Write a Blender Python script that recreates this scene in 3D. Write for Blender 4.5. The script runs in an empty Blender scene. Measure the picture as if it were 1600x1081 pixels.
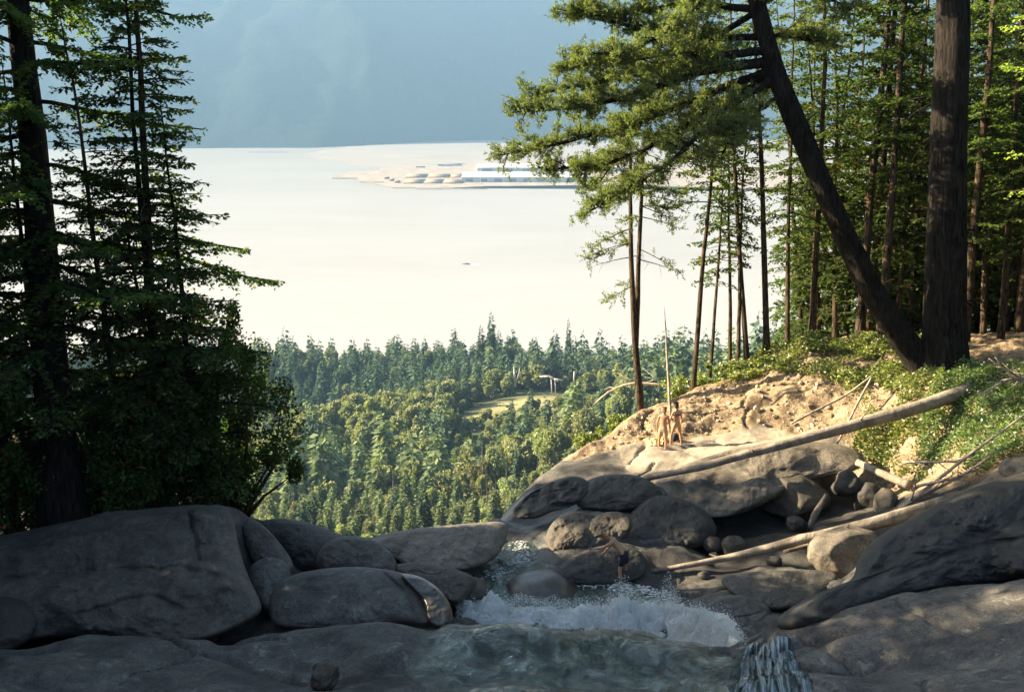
import bpy, bmesh, math, random
import numpy as np
from mathutils import Vector, Matrix
R = math.radians
rng = np.random.default_rng(7)
SC = bpy.context.scene
COL = SC.collection
# ------------------------------------------------------------------ camera
PITCH = 14.0
cam = bpy.data.cameras.new('camera'); cam.sensor_width = 36; cam.lens = 35.0
cam.clip_start = 0.1; cam.clip_end = 40000
camo = bpy.data.objects.new('camera', cam); COL.objects.link(camo)
camo.location = (0, 0, 0); camo.rotation_euler = (R(90 - PITCH), 0, 0)
SC.camera = camo
# ------------------------------------------------------------------ light
SUN_AZ, SUN_EL = 74.0, 25.0            # degrees left of the view direction, above the horizon
sd = Vector((-math.sin(R(SUN_AZ)) * math.cos(R(SUN_EL)), math.cos(R(SUN_AZ)) * math.cos(R(SUN_EL)), math.sin(R(SUN_EL))))
w = bpy.data.worlds.new("World"); SC.world = w; w.use_nodes = True
nt = w.node_tree; bgn = nt.nodes['Background']
sky = nt.nodes.new('ShaderNodeTexSky'); sky.sky_type = 'NISHITA'; sky.sun_disc = False
sky.sun_elevation = R(SUN_EL); sky.sun_rotation = R(-SUN_AZ); sky.air_density = 1.0; sky.dust_density = 4.0; sky.altitude = 300; sky.ozone_density = 1.0
nt.links.new(sky.outputs[0], bgn.inputs[0]); bgn.inputs[1].default_value = 0.05
sl = bpy.data.lights.new('sun', 'SUN'); sl.energy = 5.0; sl.angle = R(0.53); sl.color = (1.0, 0.82, 0.56)
so = bpy.data.objects.new('sun', sl); COL.objects.link(so); so.rotation_euler = sd.to_track_quat('Z', 'Y').to_euler()
SC.view_settings.view_transform = 'Standard'; SC.view_settings.look = 'None'
SC.view_settings.exposure = 2.8; SC.view_settings.gamma = 1.0
SC.render.engine = 'CYCLES'
cy = SC.cycles
cy.max_bounces = 6; cy.diffuse_bounces = 3; cy.glossy_bounces = 2; cy.transmission_bounces = 4
cy.transparent_max_bounces = 8; cy.volume_bounces = 0; cy.caustics_reflective = False; cy.caustics_refractive = False
cy.use_denoising = True
try: cy.denoiser = 'OPENIMAGEDENOISE'
except Exception: pass
# ------------------------------------------------------------------ pixel -> world
FP, CX, CY = 1556.0, 800.0, 540.5
cp, sp = math.cos(R(PITCH)), math.sin(R(PITCH))
def W(px, py, d):
    """point at camera depth d that the photograph shows at (px, py)"""
    x = (px - CX) / FP * d; y = -(py - CY) / FP * d
    return np.array((x, d * cp + y * sp, -d * sp + y * cp))
def Wz(px, py, z):
    v = (py - CY) / FP
    return W(px, py, -z / (sp + v * cp))
def px_of(P):
    P = np.asarray(P, float); X, Y, Z = P[..., 0], P[..., 1], P[..., 2]
    d = Y * cp - Z * sp; y = Y * sp + Z * cp
    return CX + X / d * FP, CY - y / d * FP, d
# ------------------------------------------------------------------ noise
def _h(ix, iy, iz, s):
    h = (ix.astype(np.int64) * 374761393 + iy.astype(np.int64) * 668265263 + iz.astype(np.int64) * 2147483647 + s * 974711) & 0xffffffff
    h = ((h ^ (h >> 13)) * 1274126177) & 0xffffffff
    h = ((h ^ (h >> 16)) * 2246822519) & 0xffffffff
    return ((h ^ (h >> 15)) & 0xffffff) / float(0xffffff)
def vn(x, y, z=None, s=0):
    x = np.asarray(x, float); y = np.asarray(y, float)
    z = np.zeros_like(x) if z is None else np.asarray(z, float)
    ix, iy, iz = np.floor(x), np.floor(y), np.floor(z)
    fx, fy, fz = x - ix, y - iy, z - iz
    ux, uy, uz = [f * f * f * (f * (f * 6 - 15) + 10) for f in (fx, fy, fz)]
    r = 0
    for a in (0, 1):
        for b in (0, 1):
            for c in (0, 1):
                r = r + _h(ix + a, iy + b, iz + c, s) * (ux if a else 1 - ux) * (uy if b else 1 - uy) * (uz if c else 1 - uz)
    return r * 2 - 1
def fbm(x, y, z=None, s=0, o=4, g=.5):
    r, a, f = 0, 1, 1
    for k in range(o):
        r = r + a * vn(np.asarray(x) * f + 17.3 * k, np.asarray(y) * f - 9.1 * k, None if z is None else np.asarray(z) * f, s + k)
        a *= g; f *= 2.03
    return r
# ------------------------------------------------------------------ meshes
def tag(o, label=None, cat=None, group=None, kind=None):
    if label: o['label'] = label
    if cat: o['category'] = cat
    if group: o['group'] = group
    if kind: o['kind'] = kind
    return o
def me(name, V, Q=None, T=None, mat=None, smooth=True, attr=None):
    V = np.asarray(V, np.float32).reshape(-1, 3); m = bpy.data.meshes.new(name)
    Q = np.zeros((0, 4), np.int32) if Q is None else np.asarray(Q, np.int32).reshape(-1, 4)
    T = np.zeros((0, 3), np.int32) if T is None else np.asarray(T, np.int32).reshape(-1, 3)
    m.vertices.add(len(V)); m.vertices.foreach_set('co', V.ravel())
    m.loops.add(Q.size + T.size); m.loops.foreach_set('vertex_index', np.concatenate([Q.ravel(), T.ravel()]))
    m.polygons.add(len(Q) + len(T))
    st = np.concatenate([np.arange(len(Q)) * 4, Q.size + np.arange(len(T)) * 3]).astype(np.int32)
    m.polygons.foreach_set('loop_start', st)
    m.polygons.foreach_set('use_smooth', np.full(len(st), smooth))
    if mat: m.materials.append(mat)
    for k, a in (attr or {}).items():
        at = m.attributes.new(k, 'FLOAT', 'POINT'); at.data.foreach_set('value', np.asarray(a, np.float32).ravel())
    m.update(calc_edges=True); m.validate()
    return m
def ob(name, mesh, parent=None, loc=None):
    o = bpy.data.objects.new(name, mesh); COL.objects.link(o)
    if parent: o.parent = parent
    if loc is not None: o.location = tuple(loc)
    return o
def empty(name, loc, label, cat, group=None):
    o = bpy.data.objects.new(name, None); COL.objects.link(o); o.location = tuple(loc); o.empty_display_size = .2
    return tag(o, label, cat, group)
def gridq(nx, ny):
    i = np.arange(nx * ny).reshape(ny, nx)
    return np.stack([i[:-1, :-1], i[:-1, 1:], i[1:, 1:], i[1:, :-1]], -1).reshape(-1, 4)
class G:
    """collects pieces of one mesh"""
    def __init__(s): s.V, s.Q, s.T, s.n = [], [], [], 0
    def add(s, V, Q=None, T=None):
        V = np.asarray(V, float).reshape(-1, 3)
        if Q is not None and len(Q): s.Q.append(np.asarray(Q) + s.n)
        if T is not None and len(T): s.T.append(np.asarray(T) + s.n)
        s.V.append(V); s.n += len(V); return s
    def tube(s, P, r, k=8, rough=0, seed=0, cap=True):
        P = np.asarray(P, float); n = len(P); r = np.broadcast_to(np.asarray(r, float), (n,))
        D = np.gradient(P, axis=0); D /= np.linalg.norm(D, axis=1)[:, None] + 1e-9
        up = np.array((0, 0, 1.)) if abs(D[0, 2]) < .9 else np.array((0, 1., 0))
        A = np.cross(D, up); A /= np.linalg.norm(A, axis=1)[:, None] + 1e-9; B = np.cross(D, A)
        t = np.linspace(0, 2 * np.pi, k, endpoint=False)
        rr = r[:, None] * np.ones(k)
        if rough:
            L = np.cumsum(np.r_[0, np.linalg.norm(np.diff(P, axis=0), axis=1)])
            rr = rr * (1 + rough * fbm(np.cos(t)[None] * 2.5 + 0 * rr, np.sin(t)[None] * 2.5 + 0 * rr, L[:, None] * .9 / max(r.max(), .02) * .12 + 0 * rr, seed, 3))
        V = P[:, None] + rr[..., None] * (np.cos(t)[None, :, None] * A[:, None] + np.sin(t)[None, :, None] * B[:, None])
        i = np.arange(n * k).reshape(n, k); j = np.roll(i, -1, 1)
        Q = np.stack([i[:-1], j[:-1], j[1:], i[1:]], -1).reshape(-1, 4)
        V = V.reshape(-1, 3); T = None
        if cap:
            V = np.vstack([V, P[0], P[-1]]); a, b = n * k, n * k + 1
            T = np.vstack([np.stack([j[0], i[0], np.full(k, a)], -1), np.stack([i[-1], j[-1], np.full(k, b)], -1)])
        return s.add(V, Q, T)
    def box(s, c, size, rz=0):
        c = np.asarray(c, float); h = np.asarray(size, float) / 2
        v = np.array([(x, y, z) for z in (-1, 1) for y in (-1, 1) for x in (-1, 1)]) * h
        ca, sa = math.cos(rz), math.sin(rz); v = v @ np.array([[ca, sa, 0], [-sa, ca, 0], [0, 0, 1]])
        return s.add(v + c, [(0, 2, 3, 1), (4, 5, 7, 6), (0, 1, 5, 4), (2, 6, 7, 3), (0, 4, 6, 2), (1, 3, 7, 5)])
    def leaves(s, C, U, Vd):
        """diamonds: from C along U, half-width Vd"""
        n = len(C)
        if n == 0: return s
        V = np.stack([C, C + U * .45 + Vd, C + U, C + U * .45 - Vd], 1).reshape(-1, 3)
        return s.add(V, np.arange(n * 4).reshape(n, 4))
    def mesh(s, name, mat, smooth=True):
        return me(name, np.vstack(s.V), np.vstack(s.Q) if s.Q else None, np.vstack(s.T) if s.T else None, mat, smooth)
def nrm(a): return a / (np.linalg.norm(a, axis=-1, keepdims=True) + 1e-9)
_ico = {}
def ico(sub):
    if sub not in _ico:
        b = bmesh.new(); bmesh.ops.create_icosphere(b, subdivisions=sub, radius=1)
        V = np.array([v.co[:] for v in b.verts]); T = np.array([[v.index for v in f.verts] for f in b.faces]); b.free(); _ico[sub] = (V, T)
    return _ico[sub]
# ------------------------------------------------------------------ materials
class M:
    def __init__(s, name):
        s.m = bpy.data.materials.new(name); s.m.use_nodes = True; s.t = s.m.node_tree; s.t.nodes.clear()
        s.out = s.n('ShaderNodeOutputMaterial')
    def n(s, typ, ins=None, **kw):
        x = s.t.nodes.new(typ)
        for k, v in kw.items(): setattr(x, k, v)
        for k, v in (ins or {}).items(): s.set(x.inputs[k], v)
        return x
    def set(s, sock, v):
        if isinstance(v, bpy.types.NodeSocket): s.t.links.new(v, sock)
        elif isinstance(v, tuple) and len(v) == 3 and sock.type == 'RGBA': sock.default_value = (*v, 1)
        else: sock.default_value = v
    def co(s, kind='Object', scale=None):
        c = s.n('ShaderNodeTexCoord').outputs[kind]
        if scale: c = s.n('ShaderNodeMapping', {'Vector': c, 'Scale': scale}).outputs[0]
        return c
    def noise(s, scale, detail=4, rough=.55, vec=None, dist=0):
        return s.n('ShaderNodeTexNoise', {'Vector': vec or s.co(), 'Scale': scale, 'Detail': detail, 'Roughness': rough, 'Distortion': dist}).outputs['Fac']
    def ramp(s, fac, *st):
        r = s.n('ShaderNodeValToRGB', {'Fac': fac}); e = r.color_ramp.elements
        while len(e) < len(st): e.new(.5)
        for i, (p, c) in enumerate(st):
            e[i].position = p; e[i].color = (*c, 1) if isinstance(c, tuple) else (c, c, c, 1)
        return r.outputs['Color']
    def mix(s, f, a, b, t='MIX'):
        x = s.n('ShaderNodeMix', data_type='RGBA', blend_type=t)
        s.set(x.inputs['Factor'], f); s.set(x.inputs['A'], a); s.set(x.inputs['B'], b); return x.outputs['Result']
    def math(s, op, a, b=0.0, c=None):
        x = s.n('ShaderNodeMath', operation=op); s.set(x.inputs[0], a); s.set(x.inputs[1], b)
        if c is not None: s.set(x.inputs[2], c)
        return x.outputs[0]
    def attr(s, name): return s.n('ShaderNodeAttribute', attribute_name=name).outputs['Fac']
    def bump(s, h, strength=.5, dist=.05):
        return s.n('ShaderNodeBump', {'Height': h, 'Strength': strength, 'Distance': dist}).outputs[0]
    def pbr(s, col, rough=.8, nor=None, spec=.4, **kw):
        b = s.n('ShaderNodeBsdfPrincipled', {'Base Color': col, 'Roughness': rough, 'Specular IOR Level': spec})
        if nor: s.set(b.inputs['Normal'], nor)
        for k, v in kw.items(): s.set(b.inputs[k.replace('_', ' ')], v)
        return s.done(b.outputs[0])
    def done(s, sh): s.t.links.new(sh, s.out.inputs['Surface']); return s.m
def leafmat(name, c1, c2, c3=None, trans=.35, sc=.8, gloss=.0):
    m = M(name); n = m.noise(sc, 2); isl = m.n('ShaderNodeNewGeometry').outputs['Random Per Island']
    rnd = m.n('ShaderNodeObjectInfo').outputs['Random']
    f = m.math('ADD', m.math('MULTIPLY', n, .6), m.math('MULTIPLY', isl, .4))
    col = m.mix(m.ramp(f, (.3, 0.), (.72, 1.)), c1, c2)
    if c3: col = m.mix(m.ramp(isl, (.975, 0.), (.985, .7)), col, c3)
    hsv = m.n('ShaderNodeHueSaturation', {'Color': col, 'Hue': m.math('MULTIPLY_ADD', rnd, .03, .485), 'Value': m.math('MULTIPLY_ADD', rnd, .6, .7)})
    d = m.n('ShaderNodeBsdfDiffuse', {'Color': hsv.outputs[0]})
    t = m.n('ShaderNodeBsdfTranslucent', {'Color': m.mix(.5, hsv.outputs[0], (.9, 1, .25), 'MULTIPLY')})
    t.inputs[0].default_value = (1, 1, 1, 1)
    tc = m.mix(1.0, hsv.outputs[0], (1.7, 1.9, .7), 'MULTIPLY'); m.set(t.inputs[0], tc)
    x = m.n('ShaderNodeMixShader', {0: trans, 1: d.outputs[0], 2: t.outputs[0]})
    o = x.outputs[0]
    if gloss:
        g = m.n('ShaderNodeBsdfGlossy', {'Roughness': .45, 'Color': (.9, .9, .9)})
        o = m.n('ShaderNodeMixShader', {0: gloss, 1: o, 2: g.outputs[0]}).outputs[0]
    return m.done(o)
def barkmat(name, a, b, zs=.25, sc=6):
    m = M(name); v = m.co('Object', (1, 1, zs * .55)); n = m.noise(sc * 1.7, 6, .7, v, .6); n2 = m.noise(.7, 4)
    col = m.mix(m.ramp(n, (.40, 0.), (.6, 1.)), tuple(.5 * x for x in a), b)
    col = m.mix(m.ramp(n2, (.5, 0.), (.75, .5)), col, tuple(min(1, x * 1.6) for x in b))
    return m.pbr(col, .92, m.bump(n, 1., .09), .12)
MAT = {}
def rockmat(name, tone=1.0, warm=0.0, wetattr=False, sc=1.0, stain=1.0):
    m = M(name); n1 = m.noise(.7 * sc, 8, .68, None, .3); n4_ = m.noise(5 * sc, 6, .75); n2 = m.noise(4 * sc, 6, .65); n3 = m.noise(60 * sc, 2)
    str_ = m.noise(1.3 * sc, 5, .6, m.co('Object', (1, 1, .35)), .6)
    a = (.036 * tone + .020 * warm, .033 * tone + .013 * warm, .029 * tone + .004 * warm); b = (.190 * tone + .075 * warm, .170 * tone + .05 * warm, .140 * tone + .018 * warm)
    col = m.mix(m.ramp(m.math('ADD', m.math('MULTIPLY', n1, .7), m.math('MULTIPLY', n4_, .3)), (.38, 0.), (.60, 1.)), a, b)
    col = m.mix(m.ramp(n2, (.3, .55), (.7, 0.)), col, tuple(.55 * x for x in a))
    col = m.mix(m.math('MULTIPLY', m.ramp(str_, (.5, 0.), (.66, .75)), stain), col, (.022 * tone, .021 * tone, .020 * tone))
    col = m.mix(m.ramp(n3, (.42, 0.), (.6, .2)), col, (.3, .29, .26))
    vo = m.n('ShaderNodeTexVoronoi', {'Vector': m.co(), 'Scale': 9 * sc}, feature='DISTANCE_TO_EDGE').outputs['Distance']; n4 = m.noise(18 * sc, 6, .75)
    col = m.mix(m.ramp(n4, (.36, .55), (.52, 0.)), col, tuple(.35 * x for x in a)); col = m.mix(m.math('MULTIPLY', m.ramp(m.noise(2.3 * sc, 6, .75, None, .4), (.58, 0.), (.66, .5)), 1.0), col, (.30 * tone, .29 * tone, .24 * tone))
    rough = .68; spec = .35
    if wetattr:
        wv = m.attr('wet'); dv = m.attr('dirt'); mv = m.attr('dark')
        col = m.mix(m.ramp(m.math('ADD', m.attr('pale'), m.math('MULTIPLY_ADD', n1, .5, -.25)), (.3, 0.), (.7, .75)), col, m.mix(m.ramp(n2, (.3, 0.), (.7, 1.)), (.26, .215, .155), (.44, .375, .28)))  # paler tan over the dome: its sunlight put into the rock colour
        wetf = m.ramp(m.math('ADD', wv, m.math('MULTIPLY_ADD', n1, .5, -.25)), (.35, 0.), (.6, 1.))
        wetc = m.mix(.8, col, (.040, .045, .040), 'MIX')
        col = m.mix(m.math('MULTIPLY', wetf, .8), col, wetc)
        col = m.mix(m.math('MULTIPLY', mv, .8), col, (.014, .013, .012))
        rough = m.math('MULTIPLY_ADD', wetf, -.5, .82)
        dn = m.noise(2.2, 8, .7); dn2 = m.noise(14, 5, .7)
        dirt = m.mix(m.ramp(dn, (.35, 0.), (.66, 1.)), (.15, .10, .058), (.43, .335, .21))
        dirt = m.mix(m.ramp(dn2, (.42, .8), (.55, 0.)), dirt, (.10, .065, .035))
        col = m.mix(m.ramp(m.math('ADD', dv, m.math('MULTIPLY_ADD', dn2, .3, -.15)), (.42, 0.), (.58, 1.)), col, dirt)
    h = m.math('ADD', m.math('MULTIPLY', n2, 1.0), m.math('MULTIPLY', n4, .45)); h = m.math('ADD', h, m.math('MULTIPLY', n3, .15))
    return m.pbr(col, rough, m.bump(h, .8, .06 / sc), spec)
# ================================================================== rock bed height field
KC = .05
def tps_fit(P, z, lam=1e-3):
    n = len(P); d = np.linalg.norm(P[:, None] - P[None], axis=-1)
    K = np.sqrt(d * d + KC)
    A = np.zeros((n + 3, n + 3)); A[:n, :n] = -K + np.eye(n) * lam; A[:n, n] = 1; A[:n, n + 1:] = P; A[n, :n] = 1; A[n + 1:, :n] = P.T
    return np.linalg.solve(A, np.r_[z, 0, 0, 0])
def tps_eval(P, wt, X, Y):
    out = np.empty(X.size); xf, yf = X.ravel(), Y.ravel(); n = len(P)
    for a in range(0, X.size, 40000):
        q = np.stack([xf[a:a + 40000], yf[a:a + 40000]], 1)
        d = np.sqrt(((q[:, None] - P[None]) ** 2).sum(-1) + KC)
        out[a:a + 40000] = -d @ wt[:n] + wt[n] + q @ wt[n + 1:]
    return out.reshape(X.shape)
CTRL = []                                        # world points
PUSH = 0.
def line(*pts):
    q = [Wz(*p) for p in pts]; q = [a * (1 + PUSH / np.linalg.norm(a)) for a in q]; CTRL.extend(q)
    for a, b in zip(q[:-1], q[1:]):              # densify
        k = int(np.linalg.norm((b - a)[:2]) / 1.6)
        for j in range(1, k + 1): CTRL.append(a + (b - a) * j / (k + 1))
def behind(back, drop, *pts):
    """points hidden behind a crest"""
    for p in pts:
        q = Wz(*p); h = nrm(np.array((q[0], q[1]))); CTRL.append(np.array((q[0] + h[0] * back, q[1] + h[1] * back, q[2] - drop)))
# near slab that the stream slides over
line((480, 1081, -10.2), (700, 1081, -10.4), (900, 1081, -10.5), (1130, 1081, -10.6))
line((560, 1030, -10.6), (750, 1035, -10.8), (950, 1035, -10.9), (1120, 1040, -11.0))
line((480, 987, -10.9), (600, 976, -11.0), (700, 979, -11.1), (850, 988, -11.25), (1000, 985, -11.35), (1100, 1000, -11.4))
behind(1.0, 2.0, (700, 979, -11.1), (780, 984, -11.2), (850, 988, -11.25), (920, 988, -11.3), (1000, 985, -11.35), (1080, 996, -11.4))
line((740, 940, -13.25), (900, 948, -13.25), (1060, 955, -13.2))
# left front slab
line((0, 1081, -10.0), (180, 1081, -10.1), (340, 1081, -10.2))
line((0, 1040, -10.5), (150, 1030, -10.7), (330, 1040, -10.8))
line((20, 1012, -11.0), (150, 987, -11.2), (290, 1003, -11.5), (380, 993, -11.5), (450, 982, -11.2))
behind(.7, 1.0, (20, 1012, -11.0), (150, 987, -11.2), (290, 1003, -11.5), (360, 995, -11.5))
line((400, 1020, -11.0), (470, 1015, -11.0)); line((420, 1060, -10.9), (520, 1060, -10.9))
# big shaded boulder ridge on the left
PUSH = .9
line((-250, 850, -10.2), (-100, 845, -10.2), (0, 838, -10.3), (100, 815, -10.2), (210, 797, -10.2), (340, 790, -10.3), (375, 803, -10.6))
line((-200, 920, -10.9), (0, 905, -10.9), (150, 900, -10.85), (280, 890, -10.8), (370, 900, -11.2))
line((0, 985, -12.0), (130, 975, -12.0), (290, 995, -12.35), (400, 962, -12.5))
behind(1.5, 1.3, (0, 838, -10.3), (100, 815, -10.2), (210, 797, -10.2), (300, 792, -10.3))
behind(5, 2.6, (-200, 845, -10.2), (0, 838, -10.3), (100, 815, -10.2), (210, 797, -10.2), (300, 792, -10.6))
line((385, 812, -10.9), (410, 850, -11.3), (445, 882, -11.8)); line((400, 905, -12), (440, 930, -12.3))
# dark rocks by the lip on the left
PUSH = .5
line((400, 812, -12.1), (470, 816, -12.2), (520, 830, -12.4), (570, 846, -12.5))
line((470, 850, -12.3), (530, 862, -12.5)); line((465, 888, -12.9), (520, 884, -12.9), (570, 886, -13.0))
# rounded boulder centre left
line((418, 905, -11.9), (480, 893, -11.35), (550, 886, -11.2), (610, 893, -11.3), (655, 908, -11.5), (690, 935, -11.9))
line((430, 940, -12.1), (500, 930, -11.45), (580, 930, -11.45), (650, 945, -11.9))
line((430, 975, -12.0), (500, 973, -11.75), (590, 968, -11.8), (680, 970, -12.6), (715, 965, -13))
behind(1.3, 1.6, (480, 893, -11.35), (550, 886, -11.2), (610, 893, -11.3), (655, 908, -11.5))
# sunlit slab behind it
line((570, 843, -12.4), (640, 829, -12.35), (700, 821, -12.4), (785, 815, -12.7))
line((600, 856, -12.4), (670, 858, -12.2), (720, 856, -12.3), (765, 850, -12.6))
line((620, 889, -13.1), (690, 896, -13.3), (765, 880, -13.35))
line((625, 902, -12.9), (690, 905, -12.95), (735, 912, -13.1))
PUSH = 0.
# chute towards the lip
line((795, 812, -13.15), (845, 812, -13.15)); line((790, 850, -13.3), (820, 865, -13.35)); line((770, 888, -13.4), (880, 905, -13.4), (950, 922, -13.5), (1010, 925, -13.4)); line((950, 905, -13.15), (1000, 908, -13.15), (975, 913, -13.2))
PUSH = -.1
line((850, 790, -12.9), (860, 830, -12.9), (880, 862, -13.0)); line((870, 885, -13.1), (920, 870, -12.85), (960, 858, -12.9))
line((800, 800, -13.1), (860, 745, -13.0), (905, 742, -12.9), (960, 745, -12.8)); line((900, 800, -12.7), (1000, 790, -12.7), (1040, 800, -12.8)); line((960, 830, -12.9), (1050, 840, -13))
PUSH = 0.
# dome
line((885, 742, -13.1), (950, 716, -13.0), (1030, 702, -12.8), (1100, 690, -12.5), (1200, 668, -12.2), (1290, 664, -11.9))
line((1000, 745, -12.7), (1090, 720, -12.4), (1200, 700, -12.05), (1300, 690, -11.9), (1350, 700, -12))
line((1050, 775, -12.8), (1120, 765, -12.6), (1180, 745, -12.5), (1260, 728, -12.4), (1330, 720, -12.5))
# hollow
line((1080, 815, -13.5), (1160, 800, -13.5), (1230, 770, -13.4), (1330, 760, -13.3)); line((1100, 870, -13.5), (1200, 845, -13.4), (1290, 810, -13.1), (1380, 790, -12.8))
line((1030, 900, -13.3), (1080, 915, -13.2), (1140, 905, -13.1))
line((1290, 842, -12.75), (1390, 832, -12.35)); line((1280, 885, -13.0), (1330, 880, -12.9))
# dirt bank and forest ground
line((900, 722, -13.0), (960, 692, -12.7), (1000, 660, -12.35), (1060, 640, -11.9), (1110, 612, -11.5))
line((1090, 655, -12.1), (1180, 630, -11.5), (1290, 625, -11.1), (1350, 650, -11.3)); line((1180, 597, -11.0), (1290, 585, -10.5))
line((1190, 572, -10.7), (1300, 560, -10.3), (1440, 562, -9.9)); line((1300, 545, -10.0), (1440, 548, -9.6))
line((1340, 665, -11.5), (1400, 700, -11.8), (1420, 740, -12.2)); line((1400, 620, -10.6), (1500, 620, -9.9), (1600, 610, -9.3), (1800, 600, -8.4))
line((1480, 690, -10.9), (1600, 690, -10.0), (1800, 690, -8.9)); line((1440, 775, -11.9), (1500, 755, -11.2), (1590, 725, -10.2), (1750, 700, -8.8))
PUSH = .8
line((1900, 640, -7.2), (1750, 690, -8.2), (1600, 740, -9.1), (1500, 766, -9.6), (1440, 800, -10.1), (1380, 832, -10.7), (1342, 868, -11.3), (1332, 905, -11.9))
behind(1.2, 1.3, (1750, 690, -8.2), (1600, 740, -9.1), (1500, 766, -9.6), (1440, 800, -10.1)); behind(1.0, 1.6, (1380, 832, -10.7), (1342, 868, -11.3))
line((1800, 800, -8.5), (1600, 830, -9.7), (1450, 860, -10.6), (1380, 900, -11.3)); line((1750, 880, -9.4), (1600, 897, -10.3), (1430, 922, -11.3), (1290, 945, -12.1), (1200, 985, -12.0))
PUSH = 0.
line((1120, 1012, -11.4), (1200, 986, -11.1), (1290, 951, -10.7), (1420, 932, -10.3), (1600, 913, -9.7), (1800, 900, -8.9))
line((1250, 1030, -10.8), (1400, 990, -10.2), (1600, 970, -9.4)); line((1270, 1081, -10.2), (1430, 1081, -9.6), (1600, 1081, -8.8), (1800, 1081, -8))
# slabs between
line((1075, 955, -12.8), (1150, 932, -12.45)); line((1130, 985, -12.4), (1190, 955, -12.3)); line((1125, 908, -12.9), (1200, 892, -12.75), (1300, 897, -12.5)); line((1170, 925, -12.75), (1290, 925, -12.4))
# rock under and around the viewer, slopes and floor outside the frame
for x in (-16, -9, -3, 3, 9, 16, 24):
    CTRL += [np.array((x, 12.5, -9.3 + .02 * abs(x))), np.array((x, 9, -7.6)), np.array((x, 5, -5.0)), np.array((x, 1.5, -2.3)), np.array((x, -4, -1.6)), np.array((x, -20, 1.0))]
for p in ((-24, 20, -10.3), (-24, 28, -12.3), (-24, 34, -13.8), (-16, 30, -13.5), (-19, 26, -12.2), (-40, 30, -9), (-60, 30, -6), (-40, 10, -3), (-70, -10, 8), (-14, 33, -13), (30, 20, -5.5), (30, 30, -7), (30, 40, -9),
          (45, 30, -5), (60, 40, -2), (45, 60, -9), (80, 60, -2), (30, 60, -15), (50, 100, -22), (20, 55, -15), (90, 100, -12), (60, 0, 3), (90, 0, 12), (24, 48, -12), (35, 50, -11.5)):
    CTRL.append(np.array(p, float))
CT = np.array(CTRL); TP = CT[:, :2]; TW = tps_fit(TP, CT[:, 2], .15)
LIP = np.array([(-90, 60), (-45, 52), (-24, 44.5), (-16, 38.5), (-10.5, 32)] + [tuple(Wz(*p)[:2]) for p in
      ((405, 808, -12.2), (470, 812, -12.3), (560, 841, -12.5), (640, 826, -12.4), (700, 818, -12.4), (800, 808, -13.1), (850, 745, -13.1), (885, 712, -13.0), (950, 685, -12.8), (1000, 652, -12.4), (1060, 625, -11.9), (1110, 604, -11.5), (1180, 570, -10.9))] + [(14, 47), (20, 54), (34, 66), (60, 90), (160, 130)], float)
def lipdist(X, Y):
    best = np.full(X.shape, 1e9); sg = np.ones(X.shape)
    for a, b in zip(LIP[:-1], LIP[1:]):
        e = b - a; t = np.clip(((X - a[0]) * e[0] + (Y - a[1]) * e[1]) / (e @ e), 0, 1)
        dx, dy = X - a[0] - t * e[0], Y - a[1] - t * e[1]; d = np.hypot(dx, dy)
        s = np.sign(e[0] * (Y - a[1]) - e[1] * (X - a[0])); m = d < best - 1e-9
        best = np.where(m, d, best); sg = np.where(m, s, sg)
    return best * sg
# bulges: bbox in the photograph, world z of the centre, dome height, roundness
BUMP = [(840, 900, 700, 740, -13.4, .4), (985, 1130, 700, 745, -12.85, .4)]
CRACK = [(w_, d_, np.array([Wz(*p)[:2] for p in pp])) for w_, d_, pp in (
    
    (.06, .2, ((1070, 696, -12.6), (1120, 688, -12.45), (1175, 700, -12.3))), (.05, .15, ((985, 728, -12.9), (995, 712, -12.85), (1008, 702, -12.8))), (.05, .18, ((1000, 742, -12.75), (1022, 728, -12.7))),
    (.05, .15, ((1250, 1005, -10.9), (1300, 1025, -10.6), (1380, 1050, -10.1))), (.05, .12, ((1395, 950, -10.3), (1450, 985, -10.1), (1490, 995, -9.9))), (.07, .2, ((250, 990, -11.2), (280, 1020, -11), (380, 1050, -10.8), (470, 1060, -10.6))), (.08, .2, ((1170, 925, -12.7), (1230, 915, -12.6), (1300, 920, -12.4))))]
def smax(a, b, k):
    h = np.clip(.5 + .5 * (a - b) / k, 0, 1); return b + (a - b) * h + k * h * (1 - h)
WETL = np.array([Wz(*p)[:2] for p in ((900, 1100, -10.5), (880, 1020, -11), (900, 960, -13.2), (850, 900, -13.3), (800, 860, -13.3), (820, 810, -13.1))])
DIRT = np.array([Wz(*p)[:2] for p in ((860, 722, -13.1), (960, 704, -12.9), (1040, 697, -12.7), (1110, 678, -12.4), (1200, 672, -12.25), (1310, 686, -11.9), (1350, 700, -12.0), (1425, 790, -12.3), (1520, 762, -11.2), (1640, 712, -9.8))] + [(60, 20), (90, 90), (40, 130), (10, 60)])
DIRT = np.vstack([DIRT, [Wz(1100, 590, -11.3)[:2] + np.array((-1.5, 3)), Wz(880, 690, -13)[:2] + np.array((-2, 2))]])
def inpoly(P, X, Y):
    r = np.zeros(X.shape, bool)
    for a, b in zip(P, np.roll(P, -1, 0)):
        c = ((a[1] > Y) != (b[1] > Y)) & (X < (b[0] - a[0]) * (Y - a[1]) / (b[1] - a[1] + 1e-12) + a[0]); r ^= c
    return r
def segd(L, X, Y):
    best = np.full(X.shape, 1e9)
    for a, b in zip(L[:-1], L[1:]):
        e = b - a; t = np.clip(((X - a[0]) * e[0] + (Y - a[1]) * e[1]) / (e @ e), 0, 1)
        best = np.minimum(best, np.hypot(X - a[0] - t * e[0], Y - a[1] - t * e[1]))
    return best
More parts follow.
